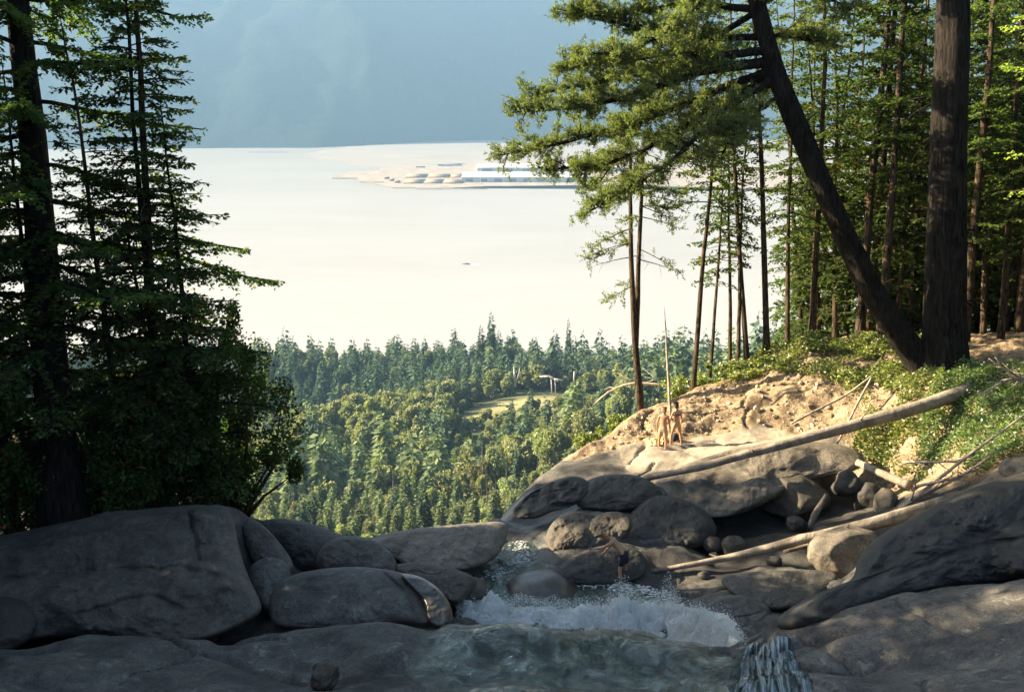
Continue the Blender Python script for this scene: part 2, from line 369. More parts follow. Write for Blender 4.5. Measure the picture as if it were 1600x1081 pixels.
# ---- valley beyond the lip
VC = [(-300, 600, 930), (0, 595, 930), (340, 587, 930), (500, 590, 930), (650, 588, 930), (760, 580, 930), (900, 585, 930), (1000, 590, 930), (1200, 590, 930), (1600, 560, 930),
      (-300, 700, 800), (200, 695, 800), (350, 690, 800), (500, 688, 795), (620, 645, 830), (430, 690, 700), (560, 662, 700), (700, 642, 720), (780, 622, 750), (850, 620, 740), (930, 622, 730),
      (1000, 640, 600), (1100, 650, 480), (1300, 640, 420), (100, 780, 560), (300, 790, 545), (450, 790, 540), (420, 740, 600), (600, 822, 470), (700, 760, 520), (800, 805, 420), (900, 705, 470), (960, 690, 430), (400, 830, 450), (0, 830, 450)]
VP = np.array([W(*p) for p in VC] + [(x, 1060, -287) for x in (-700, -300, 0, 300, 700)] + [(x, 1150, -306) for x in (-900, -500, -200, 0, 200, 500, 900)] + [(x, 1400, -330) for x in (-1500, -500, 500, 1500)]
              + [(-200, 250, -110), (0, 250, -135), (100, 250, -110), (200, 250, -60), (-60, 120, -90), (60, 120, -80), (350, 300, -40), (600, 500, -60), (-400, 300, -60), (-700, 500, -80), (900, 900, -120), (-1000, 900, -150), (0, 60, -75), (-60, 60, -60)], float)
VW = tps_fit(VP[:, :2] / 100, VP[:, 2], .01)
def valley(X, Y): return tps_eval(VP[:, :2] / 100, VW, X / 100, Y / 100) + 3 * fbm(X / 60, Y / 60, s=31, o=3)
def ground(X, Y, detail=True, cliff=True):
    X = np.asarray(X, float); Y = np.asarray(Y, float)
    z = tps_eval(TP, TW, X, Y)
    if detail:
        for (x0, x1, y0, y1, zc, h) in BUMP:
            c = Wz((x0 + x1) / 2, (y0 + y1) / 2, zc + h * .45); d = px_of(c)[2]
            rx = (x1 - x0) / 2 * d / FP * 1.08; hv = (y1 - y0) / 2 * d / FP
            ry = max(.3, math.sqrt(max(.05, hv * hv - (h * .88) ** 2)) / .48)
            th = .5 * math.sin(x0 * 1.7); dx, dy = X - c[0], Y - c[1]
            u, v = dx + th * dy * .3, dy - th * dx * .3
            u = u + .12 * rx * vn(X * 1.1, Y * 1.1, s=int(x0)); v = v + .12 * ry * vn(X * 1.1, Y * 1.1, s=int(x1))
            q = np.abs(u / rx) ** 2.4 + np.abs(v / ry) ** 2.4
            e = zc + h * np.sqrt(np.clip(1 - q, 0, 1)) * 1.0 - np.where(q > 1, (q - 1) * 3, 0)
            z = smax(z, np.maximum(e, -40), .09)
        near = np.clip((Y - 13) / 3, .2, 1)
        n = fbm(X * .42, Y * .6, s=3, o=3); z = z + .16 * n * near
        # rounded lobes with dark creases between, potholes
        c1 = np.abs(vn(X * .5 + 2.0 + .35 * vn(X, Y, s=9), Y * .75 + .35 * vn(X, Y, s=8), s=5)); z = z - .22 * np.exp(-(c1 / .04) ** 2) * np.clip(vn(X * .35, Y * .35, s=6) * 3 - .3, 0, 1)
        wx, wy = X + .4 * vn(X * .8, Y * .8, s=17), Y + .4 * vn(X * .8, Y * .8, s=18); z = z + (.16 * np.abs(vn(wx * .4, wy * .7, s=15)) + .05 * np.abs(vn(wx * 1.0 + wy * .5, wy * 1.5, s=16)) - .05) * near + .03 * fbm(X * 1.8, Y * 2.2, s=12, o=3) + .006 * fbm(X * 7, Y * 7, s=14, o=2)
        for wd_, dp_, pp in CRACK:
            z = z - dp_ * np.exp(-(segd(pp, X + .05 * vn(X * 3, Y * 3, s=4), Y + .05 * vn(X * 3, Y * 3, s=7)) / wd_) ** 2)
    if detail:
        dm = dirtmask(X, Y); z = z + dm * (.11 * fbm(X * .9, Y * .9, s=21, o=4, g=.55) + .03 * fbm(X * 7, Y * 7, s=22, o=2))
    if cliff:
        s = lipdist(X, Y); sp_ = np.maximum(s, 0)
        z = z - (.75 * sp_ + .35 * sp_ ** 2)
        v = valley(X, Y); z = np.where(s > 0, np.maximum(z, np.minimum(v, z + 1e9)), z) if False else np.where(s > 3, np.maximum(z, v), z)
    return z
def dirtmask(X, Y):
    m = inpoly(DIRT, X, Y); d = segd(np.vstack([DIRT, DIRT[:1]]), X, Y)
    return np.where(m, np.clip(.5 + d, 0, 1), np.clip(.5 - d, 0, 1))
def gz(x, y): return float(ground(np.array([float(x)]), np.array([float(y)]))[0])
def hf(name, x0, x1, y0, y1, st, f, mat, attr=None, kind='structure'):
    xs = np.arange(x0, x1 + st / 2, st); ys = np.arange(y0, y1 + st / 2, st); X, Y = np.meshgrid(xs, ys); Z = f(X, Y)
    a = attr(X, Y, Z) if attr else None
    return tag(ob(name, me(name, np.stack([X, Y, Z], -1), gridq(len(xs), len(ys)), mat=mat, attr=a)), kind=kind)
def battr(X, Y, Z):
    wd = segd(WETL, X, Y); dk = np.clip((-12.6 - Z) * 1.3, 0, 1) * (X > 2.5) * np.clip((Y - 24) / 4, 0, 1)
    for px, py, z, a, b in DARK_PATCH:
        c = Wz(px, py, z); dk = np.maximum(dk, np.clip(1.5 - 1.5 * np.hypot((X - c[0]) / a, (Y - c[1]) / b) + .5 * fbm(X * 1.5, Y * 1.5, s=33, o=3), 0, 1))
    return {'wet': np.clip(1.3 - wd / 2.6, 0, 1), 'dirt': dirtmask(X, Y), 'dark': dk * (1 - np.clip((Y - 32) / 2, 0, 1) * (X > 4) * .8), 'pale': np.clip((Y + .1 * X - 32.6) / 1.6, 0, 1) * np.clip((X - 3) / 2, 0, 1)}  # 'pale' masks the dome, where sunlight is mixed into the tone
DARK_PATCH = [(1160, 850, -13.3, 3.2, 2.6), (1330, 830, -12.9, 2.2, 2.4), (1000, 930, -13.2, 1.5, 1), (620, 850, -12.6, .8, .6), (1080, 840, -13.3, 2.2, 1.8), (1210, 800, -13.3, 2.6, 2.2), (1150, 885, -13.2, 2.6, 1.1), (1310, 775, -13, 2, 2.2), (930, 880, -13.1, 1.6, .9), (695, 950, -12.3, .5, .8), (690, 885, -13, 1.4, .4), (750, 870, -13, .6, .6), (580, 1062, -10.7, 1.1, .9), (500, 880, -12.8, 1.2, .7), (150, 960, -11.7, 4, .5), (900, 740, -13, 1.3, 1.2), (830, 770, -13.1, .9, 1.), (1420, 850, -10.9, 1.6, .8), (1250, 960, -11.9, 1.5, .5), (1560, 870, -10.2, 2, .5), (1130, 740, -12.6, .9, .35)]  # soft ellipses in which the bedrock turns darker
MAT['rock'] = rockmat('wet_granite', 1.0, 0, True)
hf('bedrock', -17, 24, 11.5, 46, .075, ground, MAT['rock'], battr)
def around(X, Y):
    z = ground(X, Y, False); inn = (X > -16.4) & (X < 23.4) & (Y > 12.1) & (Y < 45.4)
    dm = np.minimum(np.minimum(X + 17, 24 - X), np.minimum(Y - 11.5, 46 - Y)); return z - np.where(dm > -.4, 2.5, 0.0) + .25 * fbm(X * .3, Y * .3, s=40) * (dm < -1)
m = M('forest_soil'); n = m.noise(1.5, 6, .7); MAT['soil'] = m.pbr(m.mix(m.ramp(n, (.35, 0.), (.65, 1.)), (.035, .028, .018), (.11, .085, .05)), .95, m.bump(n, 1, .1), .1)
hf('forest_floor', -120, 160, -40, 200, .8, around, MAT['soil'])
m = M('valley_floor'); n = m.noise(.03, 6, .7); n2 = m.noise(.4, 4)
vc = m.mix(m.ramp(n, (.4, 0.), (.6, 1.)), (.03, .045, .02), (.075, .085, .035)); mead = m.attr('meadow')
vc = m.mix(mead, vc, m.mix(m.ramp(n2, (.35, 0.), (.65, 1.)), (.20, .19, .08), (.34, .29, .15))); MAT['valley'] = m.pbr(vc, .95, None, .1)
MEAD = [(W(825, 632, 712), 42, 44), (W(895, 627, 728), 40, 32), (W(745, 652, 680), 18, 20)]
POOLV = W(425, 786, 545)
def vattr(X, Y, Z):
    r = 0
    for c, a, b in MEAD: r = np.maximum(r, np.clip(1.6 - 1.6 * np.hypot((X - c[0]) / a, (Y - c[1]) / b) + .3 * vn(X / 12, Y / 12), 0, 1))
    return {'meadow': r}
def vh(X, Y):
    s = lipdist(X, Y); z = valley(X, Y); return np.where((s < 25) | (Y < 195), np.minimum(z, -8) - 60, z)
hf('valley_floor', -1500, 1500, 60, 1500, 10, vh, MAT['valley'], vattr)
# ================================================================== fjord, mountain, spit
m = M('silty_water'); c = m.co('Object', (.004, .018, 1)); n = m.noise(1.0, 6, .6, c, .4); n2 = m.noise(1.0, 5, .6, m.co('Object', (.0011, .0022, 1)), 1.0)
bmp = m.bump(m.noise(1.0, 3, .5, m.co('Object', (.05, .12, 1))), .12, 3)
MAT['fjord'] = m.pbr(m.mix(m.ramp(m.math('ADD', m.math('MULTIPLY', n, .35), m.math('MULTIPLY', n2, .65)), (.38, 0.), (.62, 1.)), (.325, .303, .262), (.372, .350, .305)), .34, bmp, .8)
def sheet(name, pts, z, mat, kind='structure', n=1):
    return tag(ob(name, me(name, [(x, y, z) for x, y in pts], T=[(0, i, i + 1) for i in range(1, len(pts) - 1)], mat=mat, smooth=False)), kind=kind)
ob_ = ob('fjord_water', me('fjord_water', [(-9000, 900, -300), (9500, 900, -300), (9500, 9000, -300), (-9000, 9000, -300)], [(0, 1, 2, 3)], mat=MAT['fjord'])); tag(ob_, kind='structure')
m = M('mountain_forest'); n = m.noise(.004, 8, .7); n2 = m.noise(.02, 4, .6, m.co('Object', (1, .4, .5)))
MAT['mtn'] = m.pbr(m.mix(m.ramp(m.math('ADD', m.math('MULTIPLY', n, .6), m.math('MULTIPLY', n2, .4)), (.35, 0.), (.65, 1.)), (.006, .010, .010), (.022, .03, .024)), 1, m.bump(m.noise(.03, 6, .7), 1, 18), .05)
SH = np.array([(-9000, 5200), (-3500, 5950), (-1200, 6250), (-700, 6900), (-300, 7330), (1500, 7420), (9500, 7600)], float)
def mth(X, Y):
    ys = np.interp(X, SH[:, 0], SH[:, 1]) + 30 * vn(X / 180, 0 * X, s=3); s = Y - ys
    r = fbm(X / 900 + Y / 4000, Y / 1500, s=51, o=5); rid = 1 - np.abs(vn(X / 650 + .3 * r, Y / 1700, s=55))
    return -302 + np.where(s > 0, .52 * s + (150 * r + 120 * rid) * np.clip(s / 700, 0, 1) + 10 * fbm(X / 60, Y / 60, s=58, o=3) * np.clip(s / 60, 0, 1), .1 * s)
hf('far_mountain', -8900, 9400, 5000, 9800, 50, mth, MAT['mtn'])
def bandpoly(name, pp, z, mat): return sheet(name, [tuple(Wz(px, py, z)[:2]) for px, py in pp], z, mat)
def flatmat(name, a, b, sc, rough=.9, dist=0, det=5):
    m = M(name); n = m.noise(sc, det, .65, None, dist); return m.pbr(m.mix(m.ramp(n, (.38, 0.), (.64, 1.)), a, b), rough, None, .25)
MAT['mud'] = flatmat('tidal_mud', (.265, .238, .205), (.30, .27, .235), .004)
MAT['spit'] = flatmat('log_yard_gravel', (.24, .195, .15), (.37, .32, .26), .02)
bandpoly('tidal_flat', [(700, 255), (640, 262), (575, 262), (520, 252), (470, 243), (520, 232), (600, 224), (700, 216), (1300, 214), (1700, 214), (1700, 300), (1200, 300), (1000, 285), (900, 262)], -299.7, MAT['mud'])
bandpoly('log_yard_spit', [(700, 293.5), (612, 293), (575, 286), (545, 279), (518, 274.5), (545, 270), (590, 266), (600, 260), (640, 257), (700, 260), (760, 252), (950, 250), (1250, 262), (1500, 275), (1500, 300), (1250, 297), (950, 289), (760, 291)], -299.2, MAT['spit'])
# ================================================================== stream, foam
def Pz(*pp): return np.array([Wz(*p)[:2] for p in pp])
SLABW = Pz((690, 984, -11.1), (780, 990, -11.2), (860, 992, -11.3), (1000, 990, -11.4), (1105, 1004, -11.4), (1165, 1030, -11.1), (1190, 1081, -10.7), (1230, 1300, -9.8), (600, 1300, -9.8), (660, 1100, -10.3), (610, 1045, -10.6), (640, 1000, -10.9))
POOL = Pz((700, 985, -13.1), (870, 1010, -13.1), (1160, 1010, -13.1), (1120, 960, -13.1), (1060, 925, -13.1), (960, 903, -13.2), (900, 888, -13.2), (862, 855, -13.2), (852, 812, -13.1), (790, 812, -13.1), (778, 850, -13.2), (735, 895, -13.2), (708, 930, -13.1))
def pm(P, X, Y, f=.35):
    m = inpoly(P, X, Y); d = segd(np.vstack([P, P[:1]]), X, Y); return np.clip(.5 + np.where(m, d, -d) / f, 0, 1)
def streamz(X, Y):
    g = ground(X, Y); sm = tps_eval(TP, TW, X, Y)
    a = pm(SLABW, X, Y, .5); b = pm(POOL, X, Y, .3)
    fl = .05 * fbm(X * 1.2 + .5 * Y, Y * 1.3, s=61, o=4) + .02 * vn(X * 6, Y * 3, s=62)
    zs = np.maximum(.5 * g + .5 * sm, g) + .035 + .6 * fl - .8 * (1 - a)
    zp = -13.08 + fl * .8 - .25 * np.clip((Y - 26.5) / 3, 0, 1) - 1.2 * (1 - b)
    return np.maximum(np.maximum(zs, zp), g - .35)
m = M('stream_water')
c = m.co('Object', (1.6, .9, 1)); n1 = m.noise(1.2, 6, .6, c, 1.2); n2 = m.noise(7, 4, .6, m.co('Object', (1.5, .8, 1)), .6); n3 = m.noise(.8, 4, .6)
nor = m.bump(m.math('ADD', n1, m.math('MULTIPLY', n2, .35)), .9, .16)
tr = m.n('ShaderNodeBsdfTransparent', {'Color': m.mix(m.ramp(n3, (.4, 0.), (.6, 1.)), (.62, .70, .60), (.36, .48, .45))})
df = m.n('ShaderNodeBsdfDiffuse', {'Color': m.mix(m.ramp(n1, (.45, 0.), (.68, 1.)), (.065, .092, .07), (.30, .35, .30)), 'Normal': nor})
gl = m.n('ShaderNodeBsdfGlossy', {'Roughness': .12, 'Color': (1., 1., 1.), 'Normal': nor})
body = m.n('ShaderNodeMixShader', {0: m.ramp(n1, (.35, .42), (.7, .8)), 1: tr.outputs[0], 2: df.outputs[0]})
fr = m.n('ShaderNodeFresnel', {'IOR': 1.33, 'Normal': nor})
wat = m.n('ShaderNodeMixShader', {0: m.math('MULTIPLY', fr.outputs[0], 1.0), 1: body.outputs[0], 2: gl.outputs[0]}); clr = m.n('ShaderNodeBsdfTransparent', {'Color': (1., 1., 1.)})
MAT['stream'] = m.done(m.n('ShaderNodeMixShader', {0: m.attr('edge'), 1: clr.outputs[0], 2: wat.outputs[0]}).outputs[0])
hf('stream_water', -4.5, 8, 12.2, 30, .07, streamz, MAT['stream'], lambda X, Y, Z: {'edge': np.clip(np.maximum(pm(SLABW, X, Y, 1.6) * 1.6 - .75 + .3 * fbm(X * 2.2, Y * 1.5, s=64, o=3), pm(POOL, X, Y, .4)), 0, 1)})
m = M('foam'); fn = m.noise(9, 5, .7)
d_ = m.n('ShaderNodeBsdfDiffuse', {'Color': m.mix(m.ramp(fn, (.35, 0.), (.6, 1.)), (.84, .85, .80), (.97, .96, .90))}); t_ = m.n('ShaderNodeBsdfTranslucent', {'Color': (.85, .9, .9)})
MAT['foam'] = m.done(m.n('ShaderNodeMixShader', {0: .4, 1: d_.outputs[0], 2: t_.outputs[0]}).outputs[0])
def foam():
    g = G(); path = [(715, 968, .5), (735, 960, .95), (770, 962, .75), (800, 965, .45), (850, 972, .35), (905, 975, .45), (950, 976, .75), (990, 976, 1.0), (1030, 976, .95), (1062, 980, .75), (1110, 994, .38), (1165, 1008, .16)]
    A = np.array([Wz(x, y, -13.1 + max(0, (x - 1040) / 110) * 1.35) for x, y, h in path]); ZB = A[:, 2].copy(); hh = np.array([p[2] for p in path]); L = np.r_[0, np.cumsum(np.linalg.norm(np.diff(A, axis=0), axis=1))]
    # broken crest sheet
    nx, ny = 360, 120; u = np.linspace(0, L[-1], nx); v = np.linspace(-.9, 1.5, ny); U, Vv = np.meshgrid(u, v)
    X = np.interp(U, L, A[:, 0]); Y = np.interp(U, L, A[:, 1]) + Vv; H = np.interp(U, L, hh)
    env = np.exp(-((Vv - .15) / .62) ** 2) * np.clip(np.minimum(U, L[-1] - U) * 3, 0, 1)
    nz = .55 + .45 * fbm(X * 2.2, Y * 2.6, s=71, o=3) + .16 * fbm(X * 9, Y * 9, s=74, o=4, g=.7)
    Z = np.interp(U, L, ZB) - .12 + H * env * np.clip(nz, 0, 2) * .82 + .1 * env
    X = X + .1 * fbm(X * 5, Y * 5, s=75, o=2); g.add(np.stack([X, Y, Z], -1), gridq(nx, ny))
    V0 = np.array([(1, 0, 0), (-1, 0, 0), (0, 1, 0), (0, -1, 0), (0, 0, 1), (0, 0, -1.)]); T0 = np.array([(0, 2, 4), (2, 1, 4), (1, 3, 4), (3, 0, 4), (2, 0, 5), (1, 2, 5), (3, 1, 5), (0, 3, 5)]); N = 42000; r2 = np.random.default_rng(5)
    uu = r2.uniform(0, L[-1], N); H = np.interp(uu, L, hh); vv = r2.normal(.15, .55, N); e = np.exp(-((vv - .15) / .75) ** 2)
    hz_ = np.interp(uu, L, ZB) + H * e * (.35 + .95 * r2.random(N) ** 1.5) * 1.0 * np.clip(.6 + .8 * vn(uu * 2.3, vv * 2, s=77), .25, 1.5)
    C = np.stack([np.interp(uu, L, A[:, 0]) + r2.normal(0, .05, N), np.interp(uu, L, A[:, 1]) + vv, hz_], 1)
    s = r2.uniform(.003, .010, N) * (1 + 1.6 * (r2.random(N) < .05))
    V = C[:, None] + V0[None] * (s[:, None] * r2.uniform(.6, 1.5, (N, 3)))[:, None, :].reshape(N, 1, 3)
    g.add(V.reshape(-1, 3), T=(T0[None] + (np.arange(N) * len(V0))[:, None, None]).reshape(-1, 3))
    # ragged foam streaks lying on the slab and on the way to the lip
    for (pp, n_, z) in ((((1060, 975), (1150, 1008), (1190, 1030)), 500, .03), (((760, 900), (820, 868), (810, 820)), 300, .02), (((900, 905), (980, 915), (1040, 930)), 420, .03)):
        B = np.array([Wz(x, y, -13.05)[:2] for x, y in pp]); tt = r2.uniform(0, len(pp) - 1.001, n_); k = tt.astype(int); f = (tt - k)[:, None]
        P = B[k] * (1 - f) + B[k + 1] * f + r2.normal(0, .16, (n_, 2)); Zs = streamz(P[:, 0], P[:, 1]) + .01
        s = r2.uniform(.012, .04, n_); V = np.c_[P, Zs][:, None] + V0[None] * (s[:, None] * np.array((1.6, 1.2, .5)))[:, None, :]
        g.add(V.reshape(-1, 3), T=(T0[None] + (np.arange(n_) * len(V0))[:, None, None]).reshape(-1, 3))
    tag(ob('white_water', g.mesh('white_water', MAT['foam'])), kind='stuff')
foam()
m = M('chute_water'); st_ = m.noise(1, 5, .7, m.co('UV', (9, 1.6, 1)), 1.8)
# white streaks sliding down the edge of the front slab
def chute():
    a, b, c_, d = [Wz(*p)[:2] for p in ((1160, 1008, -11.3), (1236, 1008, -11.0), (1285, 1120, -10.0), (1120, 1125, -10.7))]
    n = 40; s, t = np.meshgrid(np.linspace(0, 1, n), np.linspace(0, 1, n)); P = ((a * (1 - s[..., None]) + b * s[..., None]) * (1 - t[..., None]) + (d * (1 - s[..., None]) + c_ * s[..., None]) * t[..., None])
    Z = ground(P[..., 0], P[..., 1]) + .07 + .02 * vn(s * 16 + 2 * t, t * 6, s=81) - .10 * (2 * s - 1) ** 8 - .1 * (2 * t - 1) ** 10
    me_ = me('side_chute_water', np.concatenate([P, Z[..., None]], -1), gridq(n, n), mat=None); uv = me_.uv_layers.new(name='uv'); co = np.stack([s, t], -1).reshape(-1, 2)
    li = np.empty(len(me_.loops), np.int32); me_.loops.foreach_get('vertex_index', li); uv.data.foreach_set('uv', co[li].astype(np.float32).ravel())
    sx = m.n('ShaderNodeSeparateXYZ', {0: m.co('UV')}).outputs[0]; ed_ = m.ramp(m.math('ADD', m.math('MULTIPLY', m.math('MULTIPLY', sx, m.math('SUBTRACT', 1.0, sx)), 4.0), m.math('MULTIPLY_ADD', m.noise(5, 4), .8, -.4)), (.1, 0.), (.5, 1.))
    nor = m.bump(st_, .8, .05); w_ = m.n('ShaderNodeBsdfPrincipled', {'Base Color': m.mix(m.ramp(st_, (.4, 0.), (.62, 1.)), (.04, .06, .065), (.26, .32, .34)), 'Roughness': .25, 'Normal': nor})
    tr = m.n('ShaderNodeBsdfTransparent', {'Color': (.6, .7, .7)}); me_.materials.append(m.done(m.n('ShaderNodeMixShader', {0: m.math('MULTIPLY', m.ramp(st_, (.40, .0), (.56, .9)), ed_), 1: tr.outputs[0], 2: w_.outputs[0]}).outputs[0]))
    tag(ob('side_chute_water', me_), kind='structure')
chute()
# ================================================================== boulders
def boulder(bb, d, label, mat, seed=0, sub=4, flat=0, rot=0, depth=1.0, rough=.12, group=None, cat='boulder', name='boulder', zs=None):
    x0, x1, y0, y1 = bb; c = W((x0 + x1) / 2, (y0 + y1) / 2, d); rx = (x1 - x0) / 2 * d / FP; rz = (y1 - y0) / 2 * d / FP
    V, T = ico(sub); V = V.copy(); r2 = np.random.default_rng(seed + 11)
    for k in range(flat):
        nn = nrm(r2.normal(0, 1, 3) * np.array((1, 1, .8))); h = r2.uniform(.55, .8); e = V @ nn - h; V = V - np.where(e > 0, e, 0)[:, None] * nn * .9
    n = fbm(V[:, 0] * 1.4 + seed, V[:, 1] * 1.4, V[:, 2] * 1.4, seed, 4); V = V * (1 + rough * n)[:, None]
    V = V * np.array((rx, max(rx, rz) * depth, rz)) * 1.03
    o = ob(name, me(name, V, T=T, mat=mat), loc=c); o.rotation_euler = (0, R(rot), 0); return tag(o, label, cat, group)
def prock(poly, d, tilt, T, label, mat, seed=0, p=2.3, creases=(), name='boulder', group=None, nz=.10, na=220, ns=44):
    """rounded rock: outline polygon at its own distance, leaning back by tilt, thick by T both ways"""
    P = np.array(poly, float); Q = [P]                     # smooth the outline
    for _ in range(2): n_ = np.roll(P, -1, 0); P = np.stack([.75 * P + .25 * n_, .25 * P + .75 * n_], 1).reshape(-1, 2)
    c = (P.min(0) + P.max(0)) / 2 * .5 + P.mean(0) * .5; A = P - c; th = np.linspace(0, 2 * np.pi, na, endpoint=False); R_ = np.zeros(na); B_ = np.roll(A, -1, 0)
    for i, t in enumerate(th):
        u = np.array((math.cos(t), math.sin(t))); den = u[0] * (B_ - A)[:, 1] - u[1] * (B_ - A)[:, 0]; den = np.where(abs(den) < 1e-9, 1e-9, den)
        s_ = (A[:, 0] * (B_ - A)[:, 1] - A[:, 1] * (B_ - A)[:, 0]) / den; q_ = (A[:, 0] * u[1] - A[:, 1] * u[0]) / den; ok = (q_ >= -1e-6) & (q_ <= 1 + 1e-6) & (s_ > 0); R_[i] = s_[ok].max() if ok.any() else 0
    bad = R_ == 0; R_[bad] = np.interp(th[bad], th[~bad], R_[~bad]) if bad.any() else 0
    k_ = d / FP; g = G(); V = []
    s = np.sin(np.linspace(0, np.pi / 2, ns)); S, TH = np.meshgrid(s, th, indexing='ij')
    px = c[0] + S * R_[None] * np.cos(TH); py = c[1] + S * R_[None] * np.sin(TH); f = (1 - np.clip(S, 0, 1) ** p) ** (1 / p)
    mx, my = (px - c[0]) * k_, (py - c[1]) * k_
    for sg in (1, -1):
        n = 1.3 * nz * fbm(mx * .8 + seed * 3, my * 1.1, s=seed, o=5) + .9 * nz * np.abs(vn(mx * 1.1 + seed + .4 * my, my * 1.6, s=seed + 5)) + .12 * nz * np.abs(vn(mx * 2.6 + my, my * 3.1, s=seed + 6)) + .016 * fbm(mx * 9, my * 9, s=seed + 7, o=2); fr_ = my * 1.5 + .25 * mx * math.sin(seed) + .7 * fbm(mx * .45, my * .6, s=seed + 8, o=2); fr_ = fr_ + .5 * vn(mx * 1.3, my * 1.3, s=seed + 3); n = n - .035 * np.exp(-((fr_ - np.round(fr_)) / .03) ** 2) * np.clip(vn(mx * .9, my * .9, s=seed + 9) * 4 - .6, 0, 1); h = f * T * (1 if sg > 0 else 1.0) + n * np.clip((1 - S) * 6, 0, 1)
        if sg > 0:
            for w_, dp, L in creases: h = h - dp * np.exp(-(segd((np.array(L, float) - c) * k_, mx + .04 * vn(mx * 4, my * 4), my + .04 * vn(mx * 4, my * 4, s=3)) / w_) ** 2) * np.clip((1 - S) * 8, 0, 1)
        dd = d - tilt * my - sg * h
        V.append(W(px, py, dd) if False else np.stack([(px - CX) / FP * dd, dd * cp - (py - CY) / FP * dd * sp, -dd * sp - (py - CY) / FP * dd * cp], -1))
    ctr = W(c[0], c[1], d)
    for sg, v in ((1, V[0]), (-1, V[1])):
        i = np.arange(ns * na).reshape(ns, na); j = np.roll(i, -1, 1); q = np.stack([i[:-1], j[:-1], j[1:], i[1:]], -1).reshape(-1, 4); g.add(v.reshape(-1, 3) - ctr, q if sg < 0 else q[:, ::-1])
    return tag(ob(name, g.mesh(name, mat), loc=ctr), label, 'rock' if name != 'boulder' else 'boulder', group)
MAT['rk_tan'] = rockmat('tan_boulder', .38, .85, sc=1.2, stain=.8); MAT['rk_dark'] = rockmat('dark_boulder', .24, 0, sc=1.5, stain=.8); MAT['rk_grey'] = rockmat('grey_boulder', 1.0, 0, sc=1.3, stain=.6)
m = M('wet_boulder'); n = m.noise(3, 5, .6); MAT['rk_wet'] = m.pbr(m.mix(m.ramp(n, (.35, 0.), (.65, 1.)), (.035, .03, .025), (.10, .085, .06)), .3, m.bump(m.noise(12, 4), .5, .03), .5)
MAT['rk_sun'] = rockmat('sunlit_dry_granite', 1.1, 1.1, sc=1.0, stain=.8); MAT['rk_big'] = rockmat('shaded_granite', .62, .3, sc=.9, stain=.8)  # sunlight put into the lighter tone of rk_sun, shade into rk_big
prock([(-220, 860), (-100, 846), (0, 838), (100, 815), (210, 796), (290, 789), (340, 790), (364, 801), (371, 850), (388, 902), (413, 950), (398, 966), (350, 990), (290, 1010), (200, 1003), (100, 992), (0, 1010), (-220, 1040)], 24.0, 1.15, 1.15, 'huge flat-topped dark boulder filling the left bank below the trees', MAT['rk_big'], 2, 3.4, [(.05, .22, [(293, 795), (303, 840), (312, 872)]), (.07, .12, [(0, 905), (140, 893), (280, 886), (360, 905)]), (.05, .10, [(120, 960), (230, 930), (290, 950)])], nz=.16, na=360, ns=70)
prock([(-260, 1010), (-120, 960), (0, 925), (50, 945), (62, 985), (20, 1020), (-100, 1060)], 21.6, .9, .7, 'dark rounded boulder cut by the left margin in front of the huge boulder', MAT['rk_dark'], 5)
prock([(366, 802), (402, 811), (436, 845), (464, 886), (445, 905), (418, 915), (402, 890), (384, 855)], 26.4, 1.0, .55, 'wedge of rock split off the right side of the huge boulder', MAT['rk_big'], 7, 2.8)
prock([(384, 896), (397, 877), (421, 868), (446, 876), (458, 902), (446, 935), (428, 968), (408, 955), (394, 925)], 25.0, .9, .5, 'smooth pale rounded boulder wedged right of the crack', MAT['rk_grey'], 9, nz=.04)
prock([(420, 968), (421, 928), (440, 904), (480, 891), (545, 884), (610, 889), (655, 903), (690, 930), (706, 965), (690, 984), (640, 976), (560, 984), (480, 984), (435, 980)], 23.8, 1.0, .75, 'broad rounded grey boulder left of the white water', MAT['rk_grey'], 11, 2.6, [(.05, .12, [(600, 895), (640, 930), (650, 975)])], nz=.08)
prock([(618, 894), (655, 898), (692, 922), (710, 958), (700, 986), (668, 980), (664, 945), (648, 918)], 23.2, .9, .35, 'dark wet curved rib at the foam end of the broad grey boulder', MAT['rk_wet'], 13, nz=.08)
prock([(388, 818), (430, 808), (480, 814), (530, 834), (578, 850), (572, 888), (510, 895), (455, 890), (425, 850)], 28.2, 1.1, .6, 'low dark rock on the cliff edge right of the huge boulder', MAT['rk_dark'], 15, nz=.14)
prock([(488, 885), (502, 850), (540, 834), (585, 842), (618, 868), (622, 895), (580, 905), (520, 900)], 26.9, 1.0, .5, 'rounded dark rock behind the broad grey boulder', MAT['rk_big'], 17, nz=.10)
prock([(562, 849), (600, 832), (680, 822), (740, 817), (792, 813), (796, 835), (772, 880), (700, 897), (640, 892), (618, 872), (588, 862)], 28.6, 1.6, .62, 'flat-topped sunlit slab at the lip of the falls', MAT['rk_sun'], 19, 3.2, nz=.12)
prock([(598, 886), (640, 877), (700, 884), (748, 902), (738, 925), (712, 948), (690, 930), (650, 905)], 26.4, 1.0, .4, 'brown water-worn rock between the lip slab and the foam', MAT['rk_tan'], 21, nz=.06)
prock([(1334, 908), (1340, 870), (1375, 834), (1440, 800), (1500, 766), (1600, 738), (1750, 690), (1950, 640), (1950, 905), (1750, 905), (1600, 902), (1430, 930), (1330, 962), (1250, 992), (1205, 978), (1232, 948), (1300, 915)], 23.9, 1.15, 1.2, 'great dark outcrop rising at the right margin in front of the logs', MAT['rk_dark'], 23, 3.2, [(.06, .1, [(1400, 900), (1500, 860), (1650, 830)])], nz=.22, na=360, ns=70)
prock([(862, 908), (878, 876), (922, 856), (962, 848), (1002, 858), (1016, 890), (990, 910), (930, 916)], 28.3, 1.1, 0.42, 'dark water-worn rock behind the bending person', MAT['rk_dark'], 25, nz=.08)
